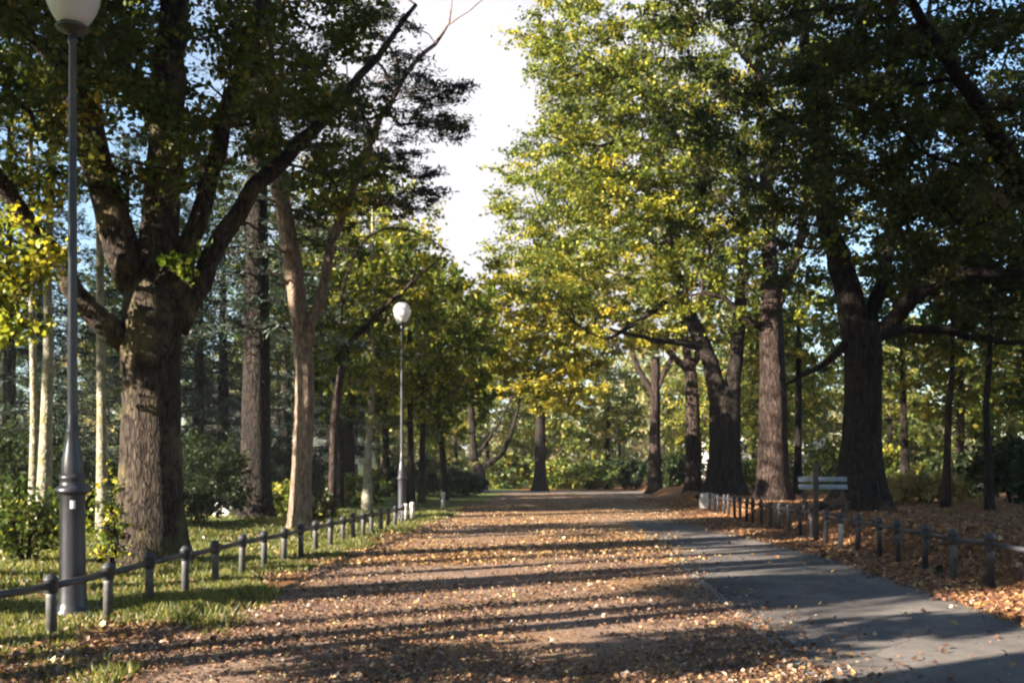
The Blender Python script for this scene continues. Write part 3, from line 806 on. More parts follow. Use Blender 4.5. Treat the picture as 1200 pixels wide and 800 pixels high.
avenue_tree('dark trunked tree right of the asphalt beside the photographer', 11.2, 6.5, 25, 19, 6.4, 150, palette=BROWN, L=.22, zlow=6.2, nleaf=100, sig=.5)
avenue_tree('dark trunked tree right of the asphalt just behind the photographer', 10.4, -4.5, 26, 19, 6.4, 130, palette=BROWN, L=.24, zlow=5.5)

for k, (x, y, h) in enumerate([(-7.8, 3.4, 5.6), (-8.4, -3.6, 6.0)]):  # young trees out of view, added to shade the near path
    avenue_tree(['young leafy tree nearest the photographer left of the path', 'young leafy tree behind the photographer under the tall stems'][k], x, y, 140 + k, h, 1.15, 7, L=.24, zlow=2.4, tr=.10, nleaf=170, sig=.45, group='young trees under the tall stems')

# --- right avenue, nearest first
b = gbase(1255, 19.0)
T = Tree('broadleaf_tree', 'old tree right of the frame whose dark limbs hang into the upper right corner', 'tree', b, M['bark_dark'], 5, 'old trees lining the path')
T.limb([(0, 0, -.1, .6), (0, 0, .6, .5), (-.05, 0, 2.2, .44), (-.1, 0, 4.2, .44), (-.15, 0, 5.2, .3)], kind='trunk', step=.25, can_from=2)
f0 = T.nearest((-.1, 0, 4.3))
T.limb(rel(b, [(1248, 300, 19, .26), (1205, 225, 18.8, .2), (1165, 150, 18.5, .17), (1125, 90, 18.2, .14), (1085, 30, 18, .1), (1030, -60, 17.6, .06)]), f0, can_from=.2)
T.limb(rel(b, [(1255, 300, 19, .3), (1262, 190, 19, .25), (1250, 60, 19, .2), (1240, -120, 19, .12)]), f0)
T.limb(rel(b, [(1260, 330, 19, .22), (1310, 250, 19.4, .16), (1380, 160, 20, .1)]), f0)
C = np.vstack([T.ellipsoid((-1.3, -.5, 9.6), (5.0, 4.5, 4.6), 190, .25, .8, 5.8), T.ellipsoid((-3.2, 0.5, 7.6), (2.6, 2.6, 2.4), 50, .1, .7, 5.4)])
T.fill(C, .40, 215, BROWN, .115, .6)
T.finish(flare=.3)

b = gbase(1010, 28.5)
T = Tree('broadleaf_tree', 'thick black trunk flaring at its foot beside the park bench, one limb arching right', 'tree', b, M['bark_dark'], 6, 'old trees lining the path')
T.limb([(-.05, 0, -.1, .78), (0, 0, .35, .72), (0.0, 0, .9, .66), (0.0, 0, 1.6, .58), (0.02, 0, 2.4, .52), (0.05, 0, 3.5, .50), (0.05, 0, 4.6, .50), (0.0, 0, 5.4, .42)], kind='trunk', step=.25, can_from=2)
f0 = T.nearest((0.03, 0, 4.5))
T.limb(rel(b, [(1005, 400, 28.5, .40), (996, 350, 28.5, .40), (985, 310, 28.5, .36), (972, 265, 28.4, .30), (965, 190, 28.2, .24), (950, 90, 28, .18), (930, -30, 27.8, .1)]), f0, can_from=.35)
T.limb(rel(b, [(1018, 400, 28.5, .26), (1040, 382, 28.4, .24), (1068, 350, 28.2, .22), (1100, 330, 28, .19), (1150, 318, 27.8, .15), (1215, 320, 27.5, .1), (1290, 300, 27.3, .05)]), f0, can_from=.3)
T.limb(rel(b, [(1020, 398, 28.6, .2), (1050, 388, 29, .15), (1095, 385, 29.4, .13), (1150, 398, 29.8, .10), (1205, 402, 30, .06)]), f0, can_from=.5)
T.limb(rel(b, [(1014, 395, 28.6, .24), (1028, 345, 28.8, .2), (1040, 300, 29, .18), (1050, 220, 29.2, .15), (1075, 120, 29.5, .12), (1090, 0, 30, .07)]), f0, can_from=.35)
T.limb(rel(b, [(995, 400, 28.5, .15), (970, 422, 28.6, .10), (945, 438, 28.8, .07), (915, 450, 29, .04)]), f0, can_from=.8)
C = np.vstack([T.ellipsoid((0.5, 0, 12.0), (6.6, 5.5, 6.2), 270, .25, .85, 6.2), T.ellipsoid((4.2, 0, 7.6), (3.0, 3.5, 2.6), 70, .1, .75, 4.6)])
T.fill(C, .43, 215, BROWN, .125, .55)
T.finish(flare=.55)

b = gbase(905, 41.7)
T = Tree('broadleaf_tree', 'reddish brown trunk with sunlit patches between the two blackest right trunks', 'tree', b, M['bark_red'], 7, 'old trees lining the path')
T.limb([(0, 0, -.1, .78), (0, 0, .5, .68), (0.0, 0, 2, .62), (0.02, 0, 4, .60), (-.02, 0, 6, .52), (-.05, 0, 7.2, .5), (-.05, 0, 8.4, .40)], kind='trunk', step=.3, can_from=2)
f0 = T.nearest((0, 0, 7.2))
T.limb(rel(b, [(903, 350, 41.7, .4), (902, 300, 41.7, .34), (900, 230, 41.6, .28), (893, 130, 41.4, .2), (885, 0, 41, .12), (880, -80, 41, .07)]), f0, can_from=.3)
T.limb(rel(b, [(908, 360, 41.7, .3), (925, 320, 41.6, .24), (940, 275, 41.5, .2), (950, 200, 41.4, .15), (965, 90, 41, .08)]), f0, can_from=.3)
T.limb(rel(b, [(890, 220, 41.4, .16), (840, 190, 41, .13), (790, 172, 40.5, .11), (740, 165, 40, .08), (690, 170, 39.5, .05), (645, 160, 39, .025)]), T.nearest(at(900, 240, 41.6) - b), can_from=.3)
T.limb(rel(b, [(897, 120, 41.3, .16), (880, 75, 40.8, .13), (850, 45, 40.4, .10), (815, 15, 40, .07), (790, -30, 39.6, .04)]), T.nearest(at(896, 130, 41.4) - b), can_from=.4)
T.limb(rel(b, [(893, 100, 41.2, .14), (915, 55, 40.8, .11), (940, 10, 40.4, .08), (955, -50, 40, .04)]), T.nearest(at(893, 110, 41.3) - b), can_from=.4)
T.limb(rel(b, [(850, 193, 41, .10), (820, 135, 40.6, .08), (780, 110, 40.2, .06), (730, 75, 39.8, .03)]), T.nearest(at(845, 192, 41) - b), can_from=.4)
T.limb(rel(b, [(895, 385, 41.6, .15), (870, 370, 41.3, .12), (850, 350, 41, .1), (825, 345, 40.6, .06)]), T.nearest(at(903, 390, 41.7) - b), can_from=.6)
C = np.vstack([T.ellipsoid((-1.2, 0, 14.5), (6.5, 5.5, 7.2), 240, .25, .9, 7.5), T.ellipsoid((-5.8, -1.5, 15.5), (4.2, 4, 5.0), 120, .2, .8, 9), T.ellipsoid(at(690, 75, 40) - b, (2.5, 3, 3.4), 62, .1, .8), T.ellipsoid(at(640, 60, 40) - b, (1.0, 2, 2.0), 12, .1, .8)])
T.fill(C, .48, 150, MIXED, .15, .5)
T.finish(flare=.3)

b = gbase(850, 48)
T = Tree('broadleaf_tree', 'black trunk forking low into two upright limbs behind the stone block', 'tree', b, M['bark_dark'], 8, 'old trees lining the path')
T.limb([(0, 0, -.1, 1.0), (0, 0, .6, .86), (0, 0, 1.6, .76), (0, 0, 3, .72), (0, 0, 4.5, .74), (0, 0, 5.1, .6)], kind='trunk', step=.3, can_from=2)
f0 = T.nearest((0, 0, 4.4))
T.limb(rel(b, [(843, 470, 48, .46), (832, 425, 48, .42), (815, 385, 48, .36), (800, 350, 48, .3), (787, 300, 47.8, .25), (780, 230, 47.5, .2), (765, 120, 47, .13), (750, 10, 46.5, .06)]), f0, can_from=.35)
T.limb(rel(b, [(857, 470, 48, .42), (862, 420, 48, .36), (868, 360, 48, .3), (872, 290, 48.2, .25), (872, 180, 48.5, .18), (880, 60, 49, .1)]), f0, can_from=.35)
T.limb(rel(b, [(808, 372, 48, .2), (790, 350, 47.6, .17), (765, 365, 47.2, .14), (735, 385, 46.8, .1), (708, 398, 46.4, .05)]), T.nearest(at(810, 375, 48) - b), can_from=.4)
T.limb(rel(b, [(825, 410, 48, .2), (800, 402, 47.5, .17), (768, 398, 47, .13), (735, 390, 46.5, .09), (715, 385, 46, .05)]), T.nearest(at(826, 412, 48) - b), can_from=.6)
T.limb(rel(b, [(782, 240, 47.5, .14), (740, 215, 47, .12), (700, 205, 46.5, .08), (650, 220, 46, .04)]), T.nearest(at(782, 245, 47.6) - b), can_from=.3)
C = np.vstack([T.ellipsoid((-3.2, -.5, 14.5), (6.3, 5.5, 7.8), 240, .25, .9, 7.6), T.ellipsoid((-8.5, -2, 12.5), (3.4, 4, 4.6), 110, .1, .85, 6.8)])
T.fill(C, .5, 135, MIXED, .165, .45)
T.finish(flare=.4)

b = gbase(812, 60)
T = Tree('broadleaf_tree', 'narrower brown trunk with a pale knot left of the low forked black trunk', 'tree', b, M['bark_red'], 9, 'old trees lining the path')
T.limb([(0, 0, -.1, .6), (0, 0, .5, .48), (0, 0, 3, .42), (-.05, 0, 6, .38), (-.2, 0, 8, .33)], kind='trunk', step=.35, can_from=2)
f0 = T.nearest((-.1, 0, 7.5))
T.limb([(-.2, 0, 7.5, .28), (-.8, -.2, 11, .22), (-1.5, -.4, 15, .16), (-2, -.6, 19, .07)], f0)
T.limb([(-.2, 0, 7.2, .22), (-2.2, -.4, 9, .17), (-5, -.8, 10.5, .12), (-8, -1.2, 11, .05)], f0, can_from=.25)
T.limb([(-.1, 0, 7.2, .2), (1.2, .4, 11, .15), (2.2, .6, 15, .07)], f0)
C = np.vstack([T.ellipsoid((-3.5, 0, 13.2), (5.8, 5, 6.0), 215, .25, .95, 8.4), T.ellipsoid((-9.0, -1, 10.0), (4.0, 4, 4.6), 130, .1, .9, 5.6)])
T.fill(C, .52, 70, YELLOW, .26, .5)
T.finish(flare=.3)

b = gbase(767, 74)
T = Tree('broadleaf_tree', 'dark trunk at the far right end of the path under pinkish sunlit foliage', 'tree', b, M['bark_red'], 10, 'old trees lining the path')
T.limb([(0, 0, -.1, .65), (0, 0, .6, .52), (0, 0, 3, .46), (.05, 0, 7, .36), (.1, 0, 10, .28)], kind='trunk', step=.4, can_from=2)
f0 = T.nearest((.05, 0, 7))
T.limb([(.05, 0, 7, .25), (-1.5, 0, 10, .18), (-3, 0, 14, .08)], f0)
T.limb([(.05, 0, 7.4, .22), (1.6, 0, 11, .16), (2.5, 0, 15, .07)], f0)
C = T.ellipsoid((0.6, 0, 14), (4.6, 4.5, 5.6), 85, .3, 1.0, 8.2)
T.fill(C, .5, 45, HAZED_FAR, .3, .55)
T.finish(flare=.3, twigs=2)

b = gbase(633, 84)
T = Tree('broadleaf_tree', 'lone dark straight trunk in the middle beyond the far end of the path', 'tree', b, M['bark_dark'], 12, 'trees beyond the far road')
T.limb([(0, 0, -.1, .7), (0, 0, .7, .52), (0, 0, 3, .45), (.02, 0, 7, .38), (0, 0, 10, .3)], kind='trunk', step=.4, can_from=2)
f0 = T.nearest((0, 0, 7.5))
T.limb([(0, 0, 7.5, .25), (-2, -.5, 10.5, .17), (-4.2, -1, 13, .07)], f0)
T.limb([(0, 0, 7.5, .22), (2, -.5, 10.5, .16), (4.2, -1, 12, .07)], f0)
T.limb([(0, 0, 8, .25), (.4, 0, 12, .18), (.8, 0, 17, .06)], f0)
C = np.vstack([T.ellipsoid((-.4, 0, 13.2), (6.0, 5, 6.8), 150, .25, 1.0, 6.4), T.ellipsoid((2.2, -1.5, 8.6), (3.4, 3, 2.2), 50, .1, .8, 6)])
T.fill(C, .55, 62, YELLOW, .32, .5)
T.finish(flare=.35, twigs=2)

# forked tree left of centre at the end
b = gbase(562, 86)
T = Tree('broadleaf_tree', 'low forked dark tree with an arm sweeping up to the right beyond the far road', 'tree', b, M['bark_dark'], 13, 'trees beyond the far road')
T.limb([(0, 0, -.1, .6), (0, 0, .6, .5), (-.1, 0, 1.6, .5), (-.2, 0, 2.2, .4)], kind='trunk', step=.3, can_from=2)
f0 = T.nearest((-.1, 0, 1.5))
T.limb(rel(b, [(556, 540, 86, .34), (553, 500, 86, .28), (551, 460, 86, .24), (548, 400, 86, .16), (540, 340, 86, .07)]), f0, can_from=.5)
T.limb(rel(b, [(567, 545, 86, .28), (585, 535, 85.5, .22), (597, 515, 85, .18), (604, 490, 85, .14), (610, 460, 85, .09), (612, 430, 85, .04)]), f0, can_from=.6)
T.limb(rel(b, [(560, 535, 86, .18), (572, 515, 86, .14), (588, 490, 86, .1), (600, 465, 86, .05)]), f0, can_from=.6)
C = np.vstack([T.ellipsoid(at(540, 400, 86) - b, (4.6, 4, 5.0), 120, .2, .9), T.ellipsoid(at(590, 430, 88) - b, (3.0, 3, 3.2), 45, .1, .9)])
T.fill(C, .5, 50, MIXED, .3, .55)
T.finish(flare=.3, twigs=2)

# --- left group: conifers and slender trunks
b = gbase(352, 26.5)
T = Tree('pine_tree', 'leaning pale pink pine trunk lit from the left with a forked arm reaching right', 'pine tree', b, M['bark_pine'], 14)
T.limb(rel(b, [(349, 640, 26.5, .36), (351, 612, 26.5, .32), (353, 560, 26.5, .275), (356, 500, 26.5, .26), (357, 440, 26.5, .26), (352, 395, 26.5, .23), (346, 330, 26.5, .25), (336, 265, 26.4, .23), (325, 205, 26.4, .21), (318, 120, 26.3, .18), (312, 20, 26.2, .15), (308, -100, 26, .1), (306, -180, 26, .05)]), kind='trunk', step=.3, can_from=.55)
T.limb(rel(b, [(357, 412, 26.5, .17), (372, 362, 26.6, .14), (390, 285, 26.8, .13), (412, 222, 27, .115), (438, 155, 27.1, .10), (475, 90, 27.2, .075), (510, 52, 27.2, .05), (526, 25, 27.2, .025), (530, -10, 27.2, .015)]), T.nearest(at(357, 418, 26.5) - b), can_from=.4)
T.limb(rel(b, [(525, 30, 27.2, .02), (550, 12, 27.1, .014), (575, -8, 27, .01)]), T.nearest(at(524, 30, 27.2) - b), jit=.01, can_from=2)
for q in ([(340, 300, 26.4, .05), (325, 290, 26, .03), (300, 285, 25.6, .015)], [(352, 395, 26.5, .05), (340, 380, 26.2, .03), (335, 370, 26, .02)], [(330, 240, 26.4, .05), (310, 232, 26, .02)], [(344, 340, 26.5, .06), (328, 322, 26.1, .03), (312, 318, 25.8, .015)]):
    T.limb(rel(b, q), T.nearest(at(q[0][0], q[0][1], 26.45) - b), jit=.02, can_from=2)
C = []
for (px, py, Y, rx, rz_, n) in [(400, 150, 26.8, 2.0, 1.0, 26), (440, 130, 27, 1.4, .6, 14), (480, 95, 27, .8, .3, 8), (505, 115, 27, .7, .18, 5), (450, 195, 27, 1.2, .45, 12), (410, 225, 27, 1.6, .5, 14), (470, 240, 27.2, .9, .25, 7), (360, 80, 26.5, 2.2, 1.3, 26), (330, 0, 26.2, 2.4, 1.6, 26), (420, 40, 26.8, 1.4, .9, 14), (455, 20, 27, .9, .7, 9), (300, 120, 26, 1.6, 1.2, 16), (380, 270, 26.8, 1.2, .5, 10), (320, -120, 26, 2.6, 1.6, 28)]:
    C.append(T.ellipsoid(at(px, py, Y) - b, (rx, 1.6, rz_), n, .0, .34))
C.append(T.ellipsoid(at(312, -260, 26.3) - b, (3.2, 3, 3.6), 60, .1, .5))  # unseen pine top, added to block sun from the right crowns
C += [T.ellipsoid(at(*q) - b, (.6, .5, .14), 5, 0, .25) for q in [(525, 108, 27.2), (530, 155, 27.2), (505, 140, 27.2), (490, 200, 27.1), (500, 225, 27.2)]]
T.fill(np.vstack(C), .33, 105, [(4, (0.018, 0.034, 0.03)), (3, (0.028, 0.048, 0.04)), (1, (0.055, 0.075, 0.05))], .15, .22)
T.finish(leafmat='needle', aspect=.3, normal_bias=1.4, needle=False, twigs=5, trunk_sides=18, flare=.15)

def conifer(name, label, px, Y, seed, h, rb, z0, tr, bark, group=None, tiers=22, dens=1.35, L=.24, palette=NEEDLE, base=None):
    b = gbase(px, Y) if base is None else base
    T = Tree(name, label, 'conifer', b, M[bark], seed, group)
    rg = T.rng
    T.limb([(0, 0, -.1, tr * 1.25), (0, 0, .5, tr * 1.05), (0.02, 0, h * .3, tr * .85), (0.05, 0, h * .6, tr * .55), (0, 0, h, .03)], kind='trunk', step=.45, can_from=2)
    for k in range(tiers):
        t = k / (tiers - 1); z = z0 + (h - z0) * t
        rr = rb * (1 - t) ** .8 + .25
        m = max(3, int(rr * 2.0))
        a0 = rg.uniform(0, 6.28)
        for j in range(m):
            a = a0 + j * 6.283 / m + rg.uniform(-.3, .3); l = rr * rg.uniform(.7, 1.1)
            d = np.array([math.cos(a), math.sin(a), 0])
            ids = T.limb([(0, 0, z, .03 + .02 * (1 - t)), (d[0] * l * .5, d[1] * l * .5, z - .05 * l, .022), (d[0] * l, d[1] * l, z - .22 * l, .01)], T.nearest((0, 0, z)), step=.6, jit=.03, can_from=2)
            for s in np.arange(.3, 1.05, .42 / max(l, .6)):
                p = d * l * s + np.array([0, 0, z - .18 * l * s * s - .1])
                T.clumps.append((p + rg.normal(size=3) * .1, .2 + .16 * (1 - s), .35, int(34 * dens), palette, L))
    T.finish(leafmat='needle', aspect=.2, normal_bias=.9, needle=True, twigs=2, split=False, trunk_sides=14, flare=.25)
    return T.root
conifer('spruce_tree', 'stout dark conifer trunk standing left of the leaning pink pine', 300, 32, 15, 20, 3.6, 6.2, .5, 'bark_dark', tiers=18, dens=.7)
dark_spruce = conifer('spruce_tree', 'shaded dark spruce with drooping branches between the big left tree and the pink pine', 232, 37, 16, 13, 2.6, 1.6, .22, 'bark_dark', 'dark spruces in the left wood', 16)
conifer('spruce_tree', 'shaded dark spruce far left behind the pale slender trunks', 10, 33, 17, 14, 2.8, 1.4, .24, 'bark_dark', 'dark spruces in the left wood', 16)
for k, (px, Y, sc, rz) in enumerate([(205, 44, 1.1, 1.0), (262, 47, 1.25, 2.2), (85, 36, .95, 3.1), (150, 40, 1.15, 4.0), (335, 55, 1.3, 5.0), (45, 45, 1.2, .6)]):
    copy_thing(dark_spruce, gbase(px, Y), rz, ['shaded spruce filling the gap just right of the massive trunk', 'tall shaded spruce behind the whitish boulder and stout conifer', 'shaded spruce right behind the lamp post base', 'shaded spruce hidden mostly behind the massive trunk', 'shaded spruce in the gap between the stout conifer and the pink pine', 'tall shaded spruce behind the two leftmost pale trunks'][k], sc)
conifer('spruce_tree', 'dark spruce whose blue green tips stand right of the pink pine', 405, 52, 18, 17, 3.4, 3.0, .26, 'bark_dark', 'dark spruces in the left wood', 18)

def slender(label, pxs, Y, r, h, seed, bark, palette, nclump, crown_z, rad, L=.17, group=None, name='slender_tree', nleaf=60, sig=.36):
    """thin trunk through the picture points pxs, crown above"""
    b = gbase(pxs[0][0], Y)
    T = Tree(name, label, 'tree', b, M[bark], seed, group)
    pts = rel(b, [(px, py, Y, r * (1 - .15 * k)) for k, (px, py) in enumerate(pxs)])
    pts[0] = (0, 0, -.1, r * 1.25)
    top = pts[-1]
    if top[2] < h: pts.append((top[0] * 1.1, 0, h, .03))
    T.limb(pts, kind='trunk', step=.4, can_from=.35)
    C = T.ellipsoid((pts[-1][0] * .8, 0, (crown_z + h) / 2), (rad, rad, (h - crown_z) / 2), nclump, .2, .6)
    T.fill(C, sig, nleaf, palette, L, .7)
    T.finish(twigs=2, split=False, trunk_sides=12, flare=.15)
    return T.root
slender('slender pale trunk farthest left with a sunny yellow patch on its bark', [(38, 640), (40, 500), (38, 360), (36, 200), (36, 60)], 23, .11, 14, 31, 'bark_pale', MIXED, 40, 9, 2.2)
slender('pale blotched trunk close beside the farthest left slender one', [(50, 640), (54, 500), (57, 400), (56, 330), (60, 160)], 22, .16, 15, 32, 'bark_pale', MIXED, 40, 9.5, 2.2)
slender('straight pale yellow trunk between the lamp post and the massive tree', [(120, 640), (119, 500), (117, 300), (114, 60)], 23, .13, 15, 33, 'bark_pale', MIXED, 40, 9.5, 2.2)
slender('thin pale trunk close right of the stout conifer trunk', [(308, 612), (308, 520), (306, 420)], 37, .11, 13, 34, 'bark_pale', MIXED, 34, 8, 2)
slender('short pale trunk right of the pink pine under green leaves', [(430, 603), (431, 540), (433, 500), (436, 450)], 38, .17, 13.5, 35, 'bark_pale', MIXED, 190, 3.0, 3.1, .2)
slender('dark thin trunk standing just right of the distant lamp post', [(482, 600), (481, 520), (480, 400)], 46, .17, 13, 36, 'bark_dark', MIXED, 130, 3.4, 3.4, .22)
slender('second dark thin trunk right of the distant lamp post', [(494, 600), (495, 520), (497, 420)], 50, .17, 12, 37, 'bark_dark', MIXED, 110, 3.6, 3.2, .24)
slender('dark trunk in the wood between the pink pine and the short pale trunk', [(395, 598), (396, 500), (394, 430), (400, 380)], 42, .24, 15, 38, 'bark_dark', GREEN, 130, 3.6, 3.4, .22)
slender('thin dark trunk left of the short pale trunk', [(412, 596), (411, 520), (408, 440)], 46, .2, 14, 39, 'bark_dark', MIXED, 110, 4, 3.2, .22)
slender('leafy green tree overhanging the far left end of the railing', [(520, 590), (519, 540), (515, 480)], 56, .2, 13.5, 40, 'bark_dark', [(4, (0.09, 0.14, 0.025)), (3, (0.16, 0.21, 0.03)), (1, (0.32, 0.29, 0.04))], 150, 3.2, 3.7, .26, nleaf=70, sig=.45)
slender('leafy tree with yellowing crown behind the distant lamp globe', [(452, 590), (452, 520), (450, 440)], 60, .22, 16, 41, 'bark_dark', MIXED, 150, 5, 4.2, .28, nleaf=65, sig=.48)
slender('thin crooked trunk with a sunlit foot right of the thick black trunk', [(1108, 604), (1110, 540), (1112, 480), (1116, 420)], 33, .15, 11, 42, 'bark_red', GREEN, 70, 5, 3.2, .2)
slender('thin dark trunk with a pale foot near the right edge', [(1160, 610), (1158, 540), (1156, 470), (1160, 400)], 31, .13, 11, 43, 'bark_dark', BROWN, 80, 4.2, 3.2, .19)
slender('thin dark trunk between the reddish trunk and the park bench', [(935, 570), (935, 520), (936, 440)], 52, .22, 12, 44, 'bark_dark', MIXED, 70, 6, 3.4, .24)
slender('dark thin trunk in the sunny wood right of the thick black trunk', [(1060, 572), (1060, 520), (1058, 440)], 50, .22, 13, 45, 'bark_dark', GREEN, 70, 6, 3.4, .24)

# bare leaning branch tree near the distant lamp
b = gbase(388, 34)
T = Tree('bare_tree', 'bare leaning tree whose branch points up right towards the distant lamp globe', 'tree', b, M['bark_red'], 46)
T.limb(rel(b, [(388, 625, 34, .16), (390, 560, 34, .14), (392, 490, 34, .13), (400, 430, 34, .12)]), kind='trunk', step=.4, can_from=2)
f0 = T.n - 1
T.limb(rel(b, [(405, 408, 34, .11), (425, 385, 34, .1), (440, 370, 34, .09), (470, 342, 34, .075), (497, 318, 34, .06), (510, 308, 34, .03)]), f0, jit=.015, can_from=.5)
T.limb(rel(b, [(398, 380, 34, .08), (404, 330, 34.3, .06), (425, 285, 34.5, .045), (460, 266, 34.6, .035), (500, 278, 34.6, .025), (530, 296, 34.6, .014)]), f0, jit=.02, can_from=.5)
T.fill(T.ellipsoid(at(430, 330, 34.3) - b, (1.6, 1.2, 1.6), 16, .2, .5), .28, 26, MIXED, .17, .8)
T.finish(twigs=3, split=True, trunk_sides=12)

# ------------------------------------------------------------------ shrubs
def shrub(label, px, Y, w, h, seed, palette, n, L=.14, nleaf=70, cat='shrub', name='shrub', group=None, z0=.15, sig=.22, base=None):
    b = gbase(px, Y) if base is None else base
    T = Tree(name, label, cat, b, M['bark_dark'], seed, group)
    rg = T.rng
    T.node((0, 0, 0), -1, .03); T.node((0, 0, .1), 0, .03)
    for k in range(5):
        a = rg.uniform(0, 6.28); q = rg.uniform(.1, .35) * w
        T.limb([(math.cos(a) * .05, math.sin(a) * .05, 0, .03), (math.cos(a) * q * .5, math.sin(a) * q * .5, h * .35, .022), (math.cos(a) * q, math.sin(a) * q, h * .7, .012)], 1, step=.3, kind='limb')
    C = T.ellipsoid((0, 0, h * .5 + z0 * .5), (w, w * .8, h * .52), n, .25, .2, z0)
    T.fill(C, sig, nleaf, palette, L, .8)
    T.finish(twigs=2, split=False, tip=.007)
    r = T.root
    for o in r.children:
        if o.name.startswith('crown'): o.name = 'foliage'
        if o.name.startswith('trunk'): o.name = 'stems'
    return r
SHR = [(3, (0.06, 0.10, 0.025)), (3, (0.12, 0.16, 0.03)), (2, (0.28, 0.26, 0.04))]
shrub('leafy green shrub at the far left edge beside the lamp post', 30, 16.5, .8, 1.2, 51, [(3, (0.04, 0.07, 0.018)), (2, (0.09, 0.12, 0.025)), (1, (0.2, 0.2, 0.04))], 40, .10, 50)
shrub('small yellowing shrub between the lamp post and the massive trunk', 132, 15.6, .34, 1.45, 52, MIXED, 16, .085, 26, sig=.14)
shrub('tan dry bush in the clearing right of the thick black trunk', 1088, 36, 1.3, .95, 53, [(3, (0.34, 0.27, 0.12)), (2, (0.26, 0.2, 0.08)), (1, (0.16, 0.16, 0.05))], 50, .15, 60)
shrub('low tan bush left of the sunlit foot of the crooked thin trunk', 1055, 38, .9, .9, 54, [(3, (0.30, 0.25, 0.1)), (2, (0.2, 0.18, 0.06))], 34, .15, 60)
shrub('greenish bush behind the feet of the stout conifer trunk', 335, 35, 1.0, 1.1, 55, SHR, 34, .15, 50)
shrub('brown dry bush at the foot of the leaning pink pine', 372, 30, .6, .8, 56, BROWN, 20, .13, 50)
shrub('round sunlit bush right of the leaning pink pine', 425, 44, 1.5, 1.5, 57, SHR, 40, .18, 50)
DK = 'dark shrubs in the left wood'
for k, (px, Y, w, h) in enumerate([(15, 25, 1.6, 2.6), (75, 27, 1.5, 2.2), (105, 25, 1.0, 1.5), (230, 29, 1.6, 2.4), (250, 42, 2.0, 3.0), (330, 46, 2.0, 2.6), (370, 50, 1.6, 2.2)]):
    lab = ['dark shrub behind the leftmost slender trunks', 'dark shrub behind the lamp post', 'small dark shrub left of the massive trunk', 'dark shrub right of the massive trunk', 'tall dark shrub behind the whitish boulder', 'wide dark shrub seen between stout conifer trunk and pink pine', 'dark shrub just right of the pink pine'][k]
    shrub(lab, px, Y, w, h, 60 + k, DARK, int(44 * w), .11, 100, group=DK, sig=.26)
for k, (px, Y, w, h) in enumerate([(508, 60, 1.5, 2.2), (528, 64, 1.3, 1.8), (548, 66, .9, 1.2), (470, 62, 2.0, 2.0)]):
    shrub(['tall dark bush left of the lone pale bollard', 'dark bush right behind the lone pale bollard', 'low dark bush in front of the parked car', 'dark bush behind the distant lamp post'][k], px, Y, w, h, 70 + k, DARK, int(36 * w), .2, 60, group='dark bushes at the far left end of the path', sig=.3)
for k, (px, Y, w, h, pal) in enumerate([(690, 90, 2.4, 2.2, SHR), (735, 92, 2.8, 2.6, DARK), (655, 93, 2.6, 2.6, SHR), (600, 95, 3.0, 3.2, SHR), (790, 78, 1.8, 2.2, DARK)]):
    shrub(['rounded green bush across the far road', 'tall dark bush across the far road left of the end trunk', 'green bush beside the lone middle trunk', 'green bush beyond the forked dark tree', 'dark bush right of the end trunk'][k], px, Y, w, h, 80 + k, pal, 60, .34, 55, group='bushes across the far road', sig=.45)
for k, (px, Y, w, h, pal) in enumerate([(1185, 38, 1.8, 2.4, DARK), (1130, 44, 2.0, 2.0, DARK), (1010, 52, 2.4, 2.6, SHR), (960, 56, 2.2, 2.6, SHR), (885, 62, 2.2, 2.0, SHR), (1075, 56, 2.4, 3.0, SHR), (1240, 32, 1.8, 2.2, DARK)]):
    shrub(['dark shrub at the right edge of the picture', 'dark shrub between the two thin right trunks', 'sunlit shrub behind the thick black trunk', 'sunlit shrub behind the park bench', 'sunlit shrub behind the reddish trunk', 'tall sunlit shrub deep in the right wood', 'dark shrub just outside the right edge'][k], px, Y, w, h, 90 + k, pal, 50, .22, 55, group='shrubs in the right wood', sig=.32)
# small weed by the second bollard
shrub('tiny bright green weed in the leaf litter beside the right railing', 1102, 15.4, .10, .26, 99, [(1, (0.1, 0.22, 0.04))], 5, .12, 8, cat='weed', name='weed_plant', z0=.03, sig=.05)

# ------------------------------------------------------------------ woods behind: prototypes and copies
def proto_tree(label, group, seed, h, rad, palette, n, L, base, bark='bark_dark', zlow=3, tr=.22, sig=.55, nleaf=55, compact=False):
    T = Tree('woodland_tree', label, 'tree', base, M[bark], seed, group)
    rg = T.rng
    T.limb([(0, 0, -.2, tr * 1.3), (0, 0, .5, tr), (.1, .05, h * .35, tr * .8), (.15, 0, h * .65, tr * .5), (0, 0, h * .95, .03)], kind='trunk', step=.6, can_from=.25)
    C = T.ellipsoid((0, 0, (h + zlow) / 2), (rad, rad, (h - zlow) / 2), n, .25, .75)
    T.compact = compact
    T.fill(C, sig, nleaf, palette, L, .6)
    T.finish(twigs=1, split=False, trunk_sides=10, flare=.2)
    return T.root
RW = 'sunlit young trees in the right wood'; LW = 'shaded trees in the left wood'; EW = 'trees far beyond the road'
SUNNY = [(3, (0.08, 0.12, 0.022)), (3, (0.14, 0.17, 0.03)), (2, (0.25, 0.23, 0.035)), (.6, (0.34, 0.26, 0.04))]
def g3(x, y): return np.array([x, y, float(ground_z(x, y)) - .04])
def scatter(proto, pts, rng):
    for k, (x, y) in enumerate(pts):
        if k == 0: proto.location = Vector(g3(x, y)); continue
        copy_thing(proto, g3(x, y), rng.uniform(0, 6.28), None, rng.uniform(.85, 1.18))
rp = np.random.default_rng(77)
pr1 = proto_tree('leafy green woodland tree standing behind the big right hand trunks', RW, 101, 13, 3.6, SUNNY, 110, .26, g3(0, 0), zlow=2.4)
